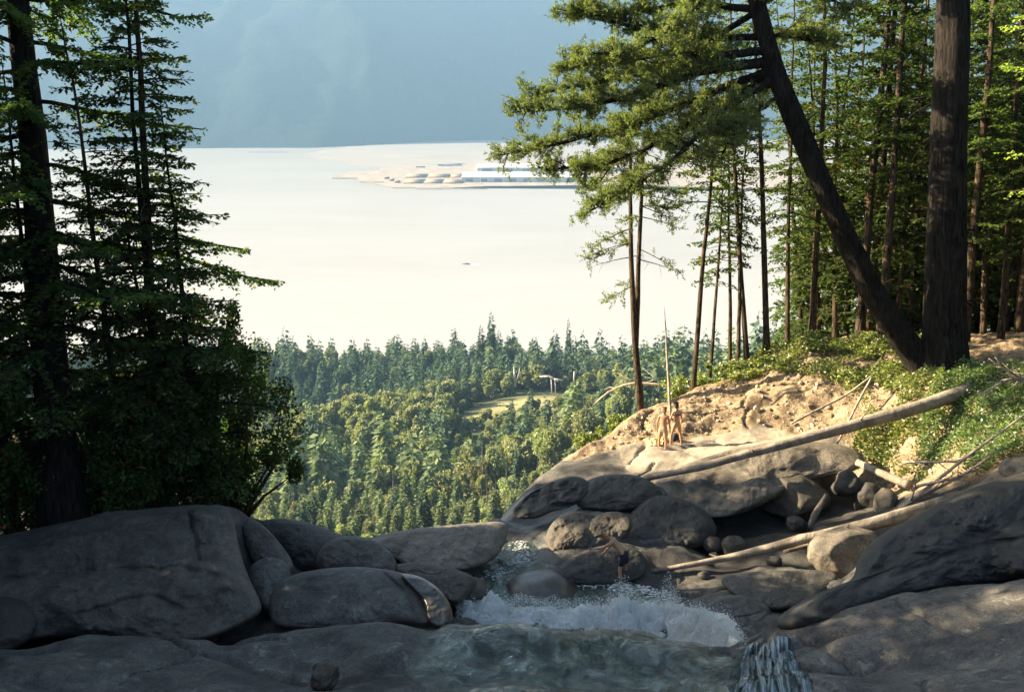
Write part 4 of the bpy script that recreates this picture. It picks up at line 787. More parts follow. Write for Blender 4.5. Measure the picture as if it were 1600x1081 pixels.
# thick trunk
wd, lf = conifer(301, 40, .80, .42, 6.5, 46, .5, .4, .22, .3, .07, .3, .0, .2, 28)
r2 = np.random.default_rng(12)
for k in range(26):
    h_ = r2.uniform(1.5, 14); az = r2.uniform(2.6, 6.6); u = np.array((math.cos(az), math.sin(az), r2.uniform(-.6, .1))); q_ = np.array((0, 0, h_)) + u * (1, 1, 0) * .68; l_ = r2.uniform(.4, 2.0)
    wd.tube([q_, q_ + u * l_ * .5, q_ + u * l_ + r2.normal(0, .2, 3) - np.array((0, 0, .25 * l_))], [.04, .022, .006], 4)
for k in range(9):
    az = k * .7 + r2.normal(0, .15); u = np.array((math.cos(az), math.sin(az), 0)); wd.tube([u * .45 + np.array((0, 0, 1.5)), u * .85 + np.array((0, 0, .6)), u * 1.35 + np.array((0, 0, -.1)), u * 2.0 + np.array((0, 0, -.7))], [.12, .28, .26, .1], 8, .15, k, cap=False)
b = W(1478, 612, 36.5); tree('thick_conifer', wd, lf, b + (0, 0, -.6), 'massive dark-barked trunk rising straight out of the right bank', rot=leanrot(b, W(1480, 0, 36.5)))
# sunlit cedar limbs reaching in from the right
wd, lf = conifer(305, 26, .34, .20, 5.0, 110, .2, .34, .075, .15, .032, .30, .12, 0, 10, curl=.1)
b = W(1730, 640, 30.5); b[2] = gz(b[0], b[1]) - .2; tree('cedar_tree', wd, lf, b, 'cedar with yellow-green sunlit sprays reaching in from the right margin', lm='cedar', wm='barkred')
# ---- leaning pine
def pine():
    b = W(1432, 566, 36.8); e = empty('leaning_pine', b, 'big pine leaning left over the water from a dark curved trunk, with dense clumped needles', 'tree'); r2 = np.random.default_rng(31)
    P, r = px_path([(1462, 596, 36.8, .56), (1418, 540, 36.8, .48), (1362, 455, 36.6, .43), (1318, 360, 36.3, .39), (1262, 240, 36, .36), (1212, 115, 35.8, .33), (1182, 0, 35.7, .30), (1160, -90, 35.6, .27), (1120, -190, 35.5, .19), (1080, -260, 35.4, .08)], 44)
    g = G().tube(P - b, r, 24, .2, 5)
    LM = [([(1182, 15, 0), (1120, 12, .3), (1050, 12, 1.0), (960, 25, 1.2), (897, 18, 1.4)], .13), ([(1165, -50, 0), (1080, -40, -1), (1000, -25, -1.6), (930, -10, -2)], .12), ([(1190, 58, 0), (1100, 68, .6), (1030, 60, .9), (950, 40, 1.4), (905, 35, 2)], .12),
          ([(1196, 80, 0), (1110, 92, -.5), (1030, 82, -1), (960, 100, -1.5), (880, 110, -1.8)], .15), ([(1200, 96, 0), (1100, 104, .6), (1000, 120, 1.3), (900, 135, 2), (815, 158, 2.2)], .16), ([(1200, 100, 0), (1090, 115, -1), (985, 150, -1.8), (890, 175, -2.1), (800, 180, -2)], .15),
          ([(1204, 108, 0), (1100, 150, 0), (1000, 190, .3), (900, 215, .4), (790, 238, .5)], .15), ([(1206, 116, 0), (1120, 165, 1.2), (1040, 215, 2), (960, 250, 2.2), (860, 262, 2.1)], .12), ([(1208, 120, 0), (1130, 175, -1.2), (1070, 235, -1.6), (1000, 285, -1.6), (925, 330, -1.5)], .11),
          ([(1180, 20, 0), (1110, 60, 1.8), (1050, 110, 3), (990, 200, 3.6), (930, 290, 3.5)], .11), ([(1214, 130, 0), (1160, 150, 1.8), (1110, 200, 2.6), (1080, 260, 2.8)], .09), ([(1170, -40, 0), (1080, 20, -2.4), (1000, 75, -3.2), (920, 85, -3.4)], .11),
          ([(1180, 10, 0), (1250, -10, -1), (1330, 20, -1.4)], .10), ([(1190, 50, 0), (1250, 60, 1), (1320, 75, 1.5)], .09), ([(1150, -100, 0), (1040, -90, .5), (940, -60, 1), (860, -40, 1.2)], .11), ([(1140, -130, 0), (1230, -120, .4), (1330, -90, .6)], .1), ([(1220, 150, 0), (1160, 185, -1.5), (1120, 240, -2)], .07)]
    O, D, L = [], [], []
    for pts, r0 in LM:
        d0 = 35.85; q, _ = px_path([(x, y, d0 + dz, 0) for x, y, dz in pts], 18); q = q - b; s = np.linspace(0, 1, 18); q[1:] += np.cumsum(r2.normal(0, .035, (17, 3)), 0); g.tube(q, r0 * (1 - s) ** .7 + .015, 7, .1, 3, cap=False)
        Lm = np.linalg.norm(q[-1] - q[0])
        for k in range(int(Lm * 9)):
            u = r2.uniform(.13, 1) ** .85; j = u * 17; a = np.array([np.interp(j, np.arange(18), q[:, c]) for c in range(3)]); ax = nrm(q[min(17, int(j) + 1)] - q[max(0, int(j) - 1)])
            d = nrm(ax * .7 + r2.normal(0, .75, 3) * (1, 1, .55) + np.array((0, 0, .18))); l = r2.uniform(.45, 1.35) * (1.15 - .5 * u); w3 = [a, a + d * l * .5 + r2.normal(0, .05, 3), a + d * l + np.array((0, 0, .08))]
            g.tube(w3, [.028, .018, .007], 4, cap=False); m_ = int(7 + l * 17); v = r2.uniform(.25, 1, m_)[:, None]; O.append(a + d * l * v + r2.normal(0, .10, (m_, 3))); D.append(nrm(d + r2.normal(0, .55, (m_, 3)) + np.array((0, 0, .35)))); L.append(r2.uniform(.10, .24, m_))
    ob('trunk', g.mesh('trunk', MAT['bark']), e); O, D, L = np.vstack(O), np.vstack(D), np.concatenate(L); lf = G(); n = len(O); K = 12
    for k in range(K):
        dd = nrm(D + r2.normal(0, .75, (n, 3))); t = r2.uniform(0, 1, n)[:, None]; ln = (.13 * r2.uniform(.7, 1.3, n))[:, None]; w = nrm(np.cross(dd, r2.normal(0, 1, (n, 3)))) * .016
        lf.leaves(O + D * L[:, None] * t, dd * ln, w)
    ob('crown', lf.mesh('crown', MAT['pine'], False), e)
pine()
# ================================================================== ground plants
def cover(name, polys, dens, hmax, ll, hw, mat, seed, cl=.9, thr=-.1):
    r2 = np.random.default_rng(seed); g = G()
    for pp in polys:
        P = Pz(*pp); x0, y0 = P.min(0); x1, y1 = P.max(0); n = int((x1 - x0) * (y1 - y0) * dens); X = r2.uniform(x0, x1, n); Y = r2.uniform(y0, y1, n)
        k = inpoly(P, X, Y) & (fbm(X * cl, Y * cl, s=seed, o=3) > thr - .6 * r2.random(n)); X, Y = X[k], Y[k]; n = len(X); Z = ground(X, Y)
        H = hmax * (.45 + .55 * np.clip(fbm(X * 1.1, Y * 1.1, s=seed + 5, o=2) + .4, 0, 1.3)); z = Z + H * r2.random(n) ** .6
        u = nrm(r2.normal(0, 1, (n, 3)) * (1, 1, .5)); w = nrm(np.cross(u, r2.normal(0, .55, (n, 3)) + np.array((0, -.3, 1.))))
        g.leaves(np.stack([X, Y, z], 1), u * (ll * r2.uniform(.6, 1.3, n))[:, None], w * (hw * r2.uniform(.7, 1.3, n))[:, None])
    tag(ob(name, g.mesh(name, MAT[mat], False)), kind='stuff')
cover('undergrowth', [[(1120, 612, -11.5), (1200, 590, -11), (1300, 598, -10.6), (1345, 640, -11.2), (1330, 690, -11.8), (1420, 745, -12.2), (1470, 620, -10.2), (1480, 545, -9.6), (1400, 535, -9.7), (1280, 535, -10), (1185, 548, -10.6), (1130, 575, -11.3)]], 800, .55, .12, .04, 'salal', 61, thr=.0)
MAT['salal2'] = leafmat('dark_salal_leaves', (.045, .085, .025), (.15, .20, .06), (.30, .22, .09), .35, 1.4, .05)  # darker green salal for the right-hand slope
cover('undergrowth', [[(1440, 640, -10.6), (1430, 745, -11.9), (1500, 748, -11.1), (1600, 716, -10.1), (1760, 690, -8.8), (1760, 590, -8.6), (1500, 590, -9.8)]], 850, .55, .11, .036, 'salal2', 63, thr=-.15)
shrub(968, 41.5, (1.0, .9, .75), 21, 'yellow-green bush below the forked tree', 'salal', 3500, .12, .045, z=W(968, 688, 41.5)[2]); shrub(915, 42, (.6, .6, .45), 22, 'small yellow-green bush lowest on the edge of the gravel bank', 'salal', 1500, .12, .04, z=W(915, 712, 41)[2])
shrub(1125, 43, (1.2, .8, .7), 23, 'bright bush behind the slim trees at the top of the dirt bank', 'salal', 3500, .12, .045, z=W(1125, 600, 43)[2]); shrub(1075, 44, (1.2, .8, .9), 24, 'pale green bush behind the first slim tree', 'salal', 3500, .12, .045, z=W(1075, 622, 44)[2])
# ================================================================== valley forest
MAT['vcon'] = leafmat('valley_conifer', (.036, .064, .046), (.10, .135, .08), None, .15, .12)
MAT['vmid'] = leafmat('valley_bright_conifer', (.085, .118, .064), (.19, .22, .11), None, .2, .12)
MAT['vdec'] = leafmat('valley_broadleaf', (.15, .18, .10), (.31, .33, .17), None, .25, .15)
MAT['vbrn'] = leafmat('valley_olive_broadleaf', (.13, .14, .075), (.24, .23, .125), None, .25, .15)
MAT['vtr'] = barkmat('valley_bark', (.08, .065, .05), (.22, .19, .16), 1, 1)
def vconifer(seed, H, Rm, n, ll, hw, low=.06):
    r2 = np.random.default_rng(seed); t = low + (1 - low) * (1 - np.sqrt(r2.random(n))); lay = np.floor(t * 17 + r2.normal(0, .12, n)) / 17; az = r2.random(n) * 6.283
    prof = (1 - t) ** .85 * (.72 + .28 * vn(az * 1.2, lay * 9, s=seed)) + .02; rr = Rm * prof * (.25 + .75 * r2.random(n) ** .5); h = np.stack([np.cos(az), np.sin(az), 0 * az], 1)
    P = h * rr[:, None]; P[:, 2] = H * (.75 * t + .25 * lay) - .35 * rr + .25; u = nrm(h + np.array((0, 0, -.45)) + r2.normal(0, .3, (n, 3))); w = nrm(np.cross(u, r2.normal(0, .5, (n, 3)) + np.array((0, 0, 1.))))
    sc = (.55 + .6 * (1 - t)) * r2.uniform(.7, 1.3, n); lf = G().leaves(P, u * (ll * sc)[:, None], w * (hw * sc)[:, None])
    lf.leaves(np.array([(0, 0, H * .93), (0, 0, H * .95)]), np.array([(0, .1, H * .08), (.1, 0, H * .06)]), np.array([(.12, 0, 0), (0, .12, 0)])); return lf
def vdecid(seed, rad, z0, n, ll, hw, blobs=13):
    r2 = np.random.default_rng(seed); rad = np.array(rad, float); C = nrm(r2.normal(0, 1, (blobs, 3))) * r2.uniform(.3, .75, (blobs, 1)) * rad; S = r2.uniform(.3, .5, blobs); k = r2.integers(0, blobs, n)
    P = C[k] + nrm(r2.normal(0, 1, (n, 3))) * (S[k] * r2.uniform(.7, 1.05, n))[:, None] * rad + np.array((0, 0, z0 + rad[2])); u = nrm(r2.normal(0, 1, (n, 3)) + np.array((0, 0, -.2))); w = nrm(np.cross(u, r2.normal(0, 1, (n, 3))))
    s = r2.uniform(.6, 1.3, n)[:, None]; return G().leaves(P - u * ll * .5, u * ll * s, w * hw * s)
def vtrunk(H, r, seed=0): return G().tube([(0, 0, -1), (0.1, 0, H * .5), (0, 0, H)], [r, r * .7, .05], 5)
KIN = {}
for k_, (mt, f) in {'c': ('vcon', lambda s, n, q: vconifer(s, 25 + 3 * (s % 3), 3.7 + .3 * (s % 4), n, 2.3 * q, .55 * q)), 'm': ('vmid', lambda s, n, q: vconifer(s + 40, 20 + 3 * (s % 3), 3.6, n, 2.1 * q, .55 * q)),
                   'd': ('vdec', lambda s, n, q: vdecid(s + 80, (4.6 + .5 * (s % 3), 4.6, 5.4 + (s % 2)), 3, n, .95 * q, .38 * q)), 'b': ('vbrn', lambda s, n, q: vdecid(s + 120, (4.4, 4.4, 6.), 3, n, .9 * q, .34 * q))}.items():
    KIN[k_] = []
    for s in range(4 if k_ != 'b' else 2):
        KIN[k_].append((f(s, 1700 if k_ in 'cm' else 3200, 1.0).mesh('crown', MAT[mt], False), vtrunk(20, .35).mesh('trunk', MAT['vtr']), np.vstack(f(s, 360 if k_ in 'cm' else 750, 1.9).V), mt))
r2 = np.random.default_rng(77); TR = []
for d in np.arange(225, 1075, 10.5):
    stp = 11.0
    for x in np.arange((-120 - CX) / FP * d, (1500 - CX) / FP * d, stp):
        X = x + r2.uniform(-5.5, 5.5); Y = d / cp * .93 + r2.uniform(-5.5, 5.5); TR.append((X, Y))
TR = np.array(TR); ZV = valley(TR[:, 0], TR[:, 1]); q = px_of(np.c_[TR, ZV]); top = px_of(np.c_[TR, ZV + 24])
mk = (ZV > -296) & (TR[:, 1] > 205)
for c_, a_, b_ in MEAD: mk &= np.hypot((TR[:, 0] - c_[0]) / a_, (TR[:, 1] - c_[1]) / b_) > .95
mk &= np.hypot((TR[:, 0] - POOLV[0]) / 26, (TR[:, 1] - POOLV[1]) / 26) > 1
mk &= (np.abs(TR[:, 0] - W(860, 600, 755)[0]) > 28) | (np.abs(TR[:, 1] - W(860, 600, 755)[1]) > 22)
mk &= (q[0] > -100) & (q[0] < 1480) & (top[1] < 1150)
TR, ZV, qx, qy, qd = TR[mk], ZV[mk], q[0][mk], q[1][mk], q[2][mk]
pn = fbm(TR[:, 0] / 55, TR[:, 1] / 55, s=91, o=3); kind = []
for i in range(len(TR)):
    D = qd[i]; u = r2.random()
    if D > 790: k_ = 'c' if u < .93 - .35 * (pn[i] > .45) else ('m' if u < .97 else 'd')
    elif D > 610: k_ = 'd' if u < .52 + .6 * pn[i] else ('b' if u < .80 + .2 * pn[i] else ('m' if u < .86 else 'c'))
    elif qx[i] > 930: k_ = 'm' if u < .35 else ('c' if u < .65 else 'd')
    else: k_ = 'm' if u < .30 - .5 * pn[i] else ('d' if u < .70 - .1 * pn[i] else ('b' if u < .9 else 'c'))
    kind.append(k_)
vis = (qx > 335) & (qx < 1060) & (qy > 520) & (top[1][mk] < 850); order = np.argsort(np.where(vis, qd, qd + 5000)); LABV = {
 'c': ('valley_conifer', 'dark spired conifer in the valley forest', 'dark spired conifers of the valley'), 'm': ('valley_conifer', 'bright green spired conifer in the valley forest', 'bright green conifers of the valley'),
 'd': ('broadleaf_tree', 'round-crowned pale green broadleaf tree in the valley forest', 'pale green broadleaf trees of the valley'), 'b': ('broadleaf_tree', 'round-crowned brownish-olive broadleaf tree in the valley forest', 'olive broadleaf trees of the valley')}
acc = {}
for r_, i in enumerate(order):
    k_ = kind[i]; s = (r2.uniform(.45, 1.05) if k_ in 'cm' else r2.uniform(.5, 1.0)) * (1.6 if k_ in 'db' else (1.2 + .5 * (r2.random() < .2)))
    if 540 < qd[i] < 720 and 700 < qx[i] < 970: s *= .5
    if qd[i] < 430: s = min(s, .95)
    a = r2.random() * 6.28; var = int(r2.integers(0, len(KIN[k_]))); crown, trk, Vlo, mt = KIN[k_][var]
    if qd[i] > 860 and k_ in 'cm': s *= r2.uniform(.5, 1.0)
    if r_ < 298:
        nm, lab, grp = LABV[k_]; wh = 'on the far ridge beside the water' if qd[i] > 790 else ('near the open clearing' if abs(qx[i] - 840) < 130 and qd[i] > 600 else ('on the slope left of the clearing' if qd[i] > 600 else ('just beyond the rock lip, left of the falls' if qx[i] < 700 else 'just beyond the rock lip, behind the falls'))); lab = lab.replace('in the valley forest', wh); grp = grp + ' ' + wh; e = empty(nm, (TR[i, 0], TR[i, 1], ZV[i]), lab, 'tree', grp); e.rotation_euler = (0, 0, a); e.scale = (s, s, s * r2.uniform(.9, 1.15)); ob('crown', crown, e); ob('trunk', trk, e)
    else:
        c_, s_ = math.cos(a), math.sin(a); acc.setdefault(mt, []).append((Vlo @ np.array([[c_, s_, 0], [-s_, c_, 0], [0, 0, 1]]) * s + np.array((TR[i, 0], TR[i, 1], ZV[i]))).astype(np.float32))
for mt, L_ in acc.items():
    V = np.vstack(L_); tag(ob('far_forest', me('far_forest', V, np.arange(len(V)).reshape(-1, 4), mat=MAT[mt], smooth=False)), kind='stuff')
def vone(px, d, H, k_, lab, s=1.0):
    c = W(px, 600, d); z = float(valley(np.array([c[0]]), np.array([c[1]]))[0]); e = empty('valley_conifer', (c[0], c[1], z), lab, 'tree'); f = H / 28; e.scale = (f * s, f * s, f); ob('crown', KIN[k_][2][0], e); ob('trunk', KIN[k_][2][1], e)
vone(768, 900, 56, 'c', 'tallest dark spire on the far ridge, left of the gap in the treeline', .85); vone(887, 905, 50, 'c', 'tall thin spire on the far ridge, right of the gap in the treeline', .6)
vone(752, 905, 44, 'c', 'dark conifer just left of the tallest spire on the far ridge'); vone(780, 895, 42, 'c', 'dark conifer just right of the tallest spire on the far ridge'); vone(838, 905, 33, 'c', 'narrow conifer at the right side of the gap in the treeline', .7); vone(692, 905, 33, 'c', 'conifer standing a little proud of the far ridge', .8)
# dead timber in the clearing
MAT['pale'] = barkmat('sun_bleached_wood', (.42, .37, .32), (.72, .66, .58), 1, .4)
def vlog(pts, label, name='snag', cat='snag', k=6):
    P = np.array([W(*p[:3]) for p in pts]); r = [p[3] for p in pts]; c = P[0].copy(); return tag(ob(name, G().tube(P - c, r, k, .2, 3).mesh(name, MAT['pale']), loc=c), label, cat)
vlog([(805, 604, 760, .9), (804, 588, 760, .8), (803, 572, 760, .25)], 'bleached broken snag at the left end of the clearing'); vlog([(806, 598, 759, .6), (811, 584, 759, .5), (812, 574, 759, .2)], 'second bleached stem forking from beside the broken snag')
vlog([(843, 588, 755, .5), (858, 588, 755, .9), (872, 595, 752, .8)], 'pale fallen trunk lying across the clearing', 'fallen_log', 'log'); vlog([(866, 592, 752, .6), (880, 594, 752, .4)], 'short pale log end beside the fallen trunk in the clearing', 'fallen_log', 'log')
vlog([(862, 616, 750, .35), (862, 604, 750, .35), (861, 592, 750, .3)], 'left of two thin bare stems under the fallen trunk'); vlog([(868, 618, 750, .3), (868, 604, 750, .3), (867, 594, 750, .25)], 'right of two thin bare stems under the fallen trunk')
vlog([(897, 598, 745, .5), (897, 589, 745, .6), (898, 583, 745, .9), (897, 580, 745, .2)], 'white-topped stub standing right of the clearing', 'tree_stump', 'stump')
sp_ = W(425, 786, 545); tag(ob('gravel_clearing', me('gravel_clearing', [(sp_[0] + 26 * math.cos(a), sp_[1] + 26 * math.sin(a), float(valley(np.array([sp_[0] + 26 * math.cos(a)]), np.array([sp_[1] + 26 * math.sin(a)]))[0]) + 1.2) for a in np.linspace(0, 6.28, 25)[:-1]] + [(sp_[0], sp_[1], float(valley(sp_[0:1], sp_[1:2])[0]) + 1.5)], T=[(i, (i + 1) % 24, 24) for i in range(24)], mat=MAT['mud'])), kind='structure')
# ================================================================== log yard on the spit
def pl(name, col, rough=.7): m = M(name); n = m.noise(.05, 4); return m.pbr(m.mix(m.ramp(n, (.35, .0), (.65, .35)), col, tuple(x * .7 for x in col)), rough)
MAT['wroof'] = pl('white_roof_sheet', (.80, .79, .76)); MAT['groof'] = pl('grey_roof_sheet', (.50, .51, .56)); MAT['wwall'] = pl('pale_wall_sheet', (.55, .55, .55)); MAT['dwall'] = pl('blue_grey_wall_sheet', (.26, .29, .32)); MAT['dark'] = pl('dark_opening', (.20, .22, .25)); MAT['ylog'] = barkmat('yard_logs', (.22, .15, .10), (.48, .37, .26), 1, .3)
def warehouse(px0, px1, py, depth, hw, label, roof, wall, bays):
    a, b = Wz(px0, py, -299.2), Wz(px1, py, -299.2); Lx = b[0] - a[0]; e = empty('warehouse', ((a[0] + b[0]) / 2, a[1], -299.4), label, 'building'); g = G().box((0, depth / 2, hw / 2), (Lx, depth, hw)); g.add([(-Lx / 2, .1, hw), (-Lx / 2, depth, hw), (-Lx / 2, depth / 2, hw * 1.5), (Lx / 2, .1, hw), (Lx / 2, depth, hw), (Lx / 2, depth / 2, hw * 1.5)], T=[(0, 2, 1), (3, 4, 5)])
    ob('wall', g.mesh('wall', wall, False), e); o = 2.5; h2 = hw * 1.5; V = []
    for z in (0, .8): V += [(-Lx / 2 - o, -o, hw - .3 + z), (Lx / 2 + o, -o, hw - .3 + z), (Lx / 2 + o, depth / 2, h2 + .1 + z), (-Lx / 2 - o, depth / 2, h2 + .1 + z), (Lx / 2 + o, depth + o, hw - .3 + z), (-Lx / 2 - o, depth + o, hw - .3 + z)]
    ob('roof', G().add(V, [(6, 7, 8, 9), (9, 8, 10, 11), (0, 3, 2, 1), (3, 5, 4, 2), (0, 1, 7, 6), (4, 5, 11, 10), (1, 2, 8, 7), (2, 4, 10, 8), (0, 6, 9, 3), (3, 9, 11, 5)]).mesh('roof', roof, False), e)
    dm = G().box((0, -.15, hw * .36), (Lx / bays * .5, .5, hw * .7)).mesh('door', MAT['dark'], False)
    for i in range(bays): ob('door', dm, e, (-Lx / 2 + Lx * (i + .5) / bays, 0, 0))
    return e
warehouse(722, 925, 284.5, 270, 17, 'long warehouse with grey-lavender roof facing the water on the spit', MAT['groof'], MAT['wwall'], 9)
warehouse(746, 965, 267.5, 230, 15, 'long warehouse with white roof, farther back on the spit', MAT['wroof'], MAT['wwall'], 7)
def logstack(px0, px1, py, rows, high, label, r=1.3, grp=None):
    a, b = Wz(px0, py, -299.2), Wz(px1, py, -299.2); Lx = b[0] - a[0]; g = G(); rr_ = np.random.default_rng(int(px0))
    for j in range(rows):
        for i in range(high):
            if i and rr_.random() < .12: continue
            y = j * 2 * r + (i % 2) * r; z = r + i * 1.75 * r; o = rr_.uniform(-2, 2); g.tube([(-Lx / 2 + o, y, z), (Lx / 2 + o * .5, y + rr_.normal(0, .3), z)], [r * rr_.uniform(.8, 1.1), r * .85], 6)
    return tag(ob('log_stack', g.mesh('log_stack', MAT['ylog']), loc=((a[0] + b[0]) / 2, a[1], -299.2)), label, 'log stack', grp)
for i, (p0, p1, py, rw, hi) in enumerate([(630, 660, 287, 56, 2), (662, 690, 287, 56, 2), (692, 722, 287, 56, 2), (632, 664, 278, 56, 2), (668, 700, 278, 56, 2), (704, 722, 278, 50, 2)]):
    logstack(p0, p1, py, rw, hi, ('front row' if i < 3 else 'back row') + ' stack of sawn logs, ' + ('leftmost', 'middle', 'rightmost')[i % 3] + ' beside the grey-roofed warehouse', grp='log stacks on the spit')
for i, (a, b) in enumerate([(600, 607), (608, 615), (616, 624)]): logstack(a, b, 280 + 3 * i, 12, 3, 'small loose heap of logs, ' + ('farthest', 'middle', 'nearest')[i] + ' of three at the spit end', grp='small log heaps')
def slab_(px0, px1, py, dy, h, name, label, cat, mat, grp=None):
    a, b = Wz(px0, py, -299.2), Wz(px1, py, -299.2); g = G(); k = max(2, int((b[0] - a[0]) / 30)); rr_ = np.random.default_rng(int(px0 + py))
    for i in range(k): g.box(((i + .5 - k / 2) * (b[0] - a[0]) / k, rr_.normal(0, .1) * dy, h / 2 * 1.0), ((b[0] - a[0]) / k * .94, dy * rr_.uniform(.8, 1), h * rr_.uniform(.75, 1.1)))
    return tag(ob(name, g.mesh(name, mat, False), loc=((a[0] + b[0]) / 2, a[1], -299.3)), label, cat, grp)
slab_(650, 762, 295.5, 9, 1.6, 'log_boom', 'long thin floating log boom in front of the spit', 'log boom', MAT['ylog']); slab_(612, 650, 294.0, 8, 1.4, 'log_boom', 'short floating log boom left of the long one', 'log boom', MAT['ylog'])
slab_(684, 722, 259, 22, 7, 'yard_shed', 'low dark row of sheds on the flat behind the log stacks', 'shed', MAT['dwall']); slab_(650, 664, 262, 14, 6, 'yard_shed', 'small reddish shed behind the log stacks', 'shed', MAT['ylog'])
slab_(518, 560, 279, 8, 2.2, 'stone_breakwater', 'thin dark stone breakwater at the tip of the spit', 'breakwater', MAT['ylog']); slab_(562, 600, 285, 7, 2.2, 'stone_breakwater', 'stone breakwater along the near edge of the spit', 'breakwater', MAT['ylog'])
slab_(762, 800, 291.5, 8, 3, 'barge', 'small moored barge in front of the grey-roofed warehouse', 'boat', MAT['wwall']); slab_(388, 452, 238.5, 10, 5, 'pier', 'pale low pier on the far shore left of the tidal flat', 'pier', MAT['wwall'])
a = Wz(751, 287, -299.2); e = empty('light_mast', a, 'tall white mast beside the grey-roofed warehouse', 'mast'); ob('pole', G().tube([(0, 0, 0), (0, 0, 46)], [.9, .5], 8).mesh('pole', MAT['wroof']), e); ob('lamp_head', G().box((0, 0, 46.6), (5, 2, 1.2)).mesh('lamp_head', MAT['wwall'], False), e)
# ---- boat
def boat():
    c = Wz(728, 413, -300); e = empty('motor_boat', c, 'tiny motor boat crossing the bright water', 'boat'); e.rotation_euler = (0, 0, R(172)); L_, B_ = 15, 4.2; s = np.linspace(0, 1, 12); w_ = B_ / 2 * (1 - np.clip((s - .55) / .45, 0, 1) ** 2.2); V = []
    for si, wi in zip(s, w_): V += [(si * L_ - L_ / 2, -wi, 1.5 + .6 * si), (si * L_ - L_ / 2, -wi * .6, -.3), (si * L_ - L_ / 2, wi * .6, -.3), (si * L_ - L_ / 2, wi, 1.5 + .6 * si)]
    Q = [(4 * i + j, 4 * i + (j + 1) % 4, 4 * i + 4 + (j + 1) % 4, 4 * i + 4 + j) for i in range(11) for j in range(4)] + [(0, 3, 2, 1)]
    ob('hull', G().add(V, Q).mesh('hull', MAT['dwall']), e); ob('cabin', G().box((-1, 0, 2.6), (5, 2.8, 2)).box((-1, 0, 3.8), (4, 2.4, .35)).mesh('cabin', MAT['wroof'], False), e)
    tag(ob('boat_wake', G().add([(-7, -1, .12), (-7, 1, .12), (-26, 4.5, .1), (-26, -4.5, .1)], [(0, 3, 2, 1)]).mesh('boat_wake', MAT['foam'], False), loc=c), kind='stuff').rotation_euler = (0, 0, R(172))
boat()
# ================================================================== people
def skinmat(name, c):
    m = M(name); n = m.noise(9, 3); return m.pbr(m.mix(m.ramp(n, (.35, 0.), (.65, .5)), c, tuple(x * .82 for x in c)), .5, None, .3, Subsurface_Weight=.08)
MAT['skin'] = skinmat('sunlit_skin', (.43, .24, .14)); MAT['skin2'] = skinmat('tanned_skin', (.42, .24, .15)); MAT['cloth'] = flatmat('dark_swim_cloth', (.012, .014, .018), (.03, .032, .04), 20, .8); MAT['sand'] = flatmat('sand_swim_cloth', (.34, .25, .15), (.42, .32, .20), 20, .85)  # skin and skin2 are two close tans of bare skin
MAT['hair1'] = flatmat('brown_hair', (.16, .09, .04), (.28, .17, .08), 40, .6); MAT['hair2'] = flatmat('black_hair', (.012, .010, .010), (.03, .025, .02), 40, .5)
def skinned(name, J, E_, mat, parent, lv=2, root=0):
    keys = list(J); m_ = bpy.data.meshes.new(name + '_tmp'); m_.from_pydata([J[k][0] for k in keys], [(keys.index(a), keys.index(b)) for a, b in E_], [])
    o = bpy.data.objects.new(name + '_tmp', m_); COL.objects.link(o); sk = o.modifiers.new('s', 'SKIN'); sk.use_smooth_shade = True; su = o.modifiers.new('u', 'SUBSURF'); su.levels = su.render_levels = lv
    lay = m_.skin_vertices[0].data if m_.skin_vertices else None
    for i, k in enumerate(keys):
        r = J[k][1]; lay[i].radius = r if isinstance(r, tuple) else (r, r); lay[i].use_root = (i == root)
    bpy.context.view_layer.update(); dg = bpy.context.evaluated_depsgraph_get(); me_ = bpy.data.meshes.new_from_object(o.evaluated_get(dg)); me_.name = name
    bpy.data.objects.remove(o); me_.materials.clear(); me_.materials.append(mat)
    me_.polygons.foreach_set('use_smooth', [True] * len(me_.polygons)); return ob(name, me_, parent)
def V_(*a): return np.array(a, float)
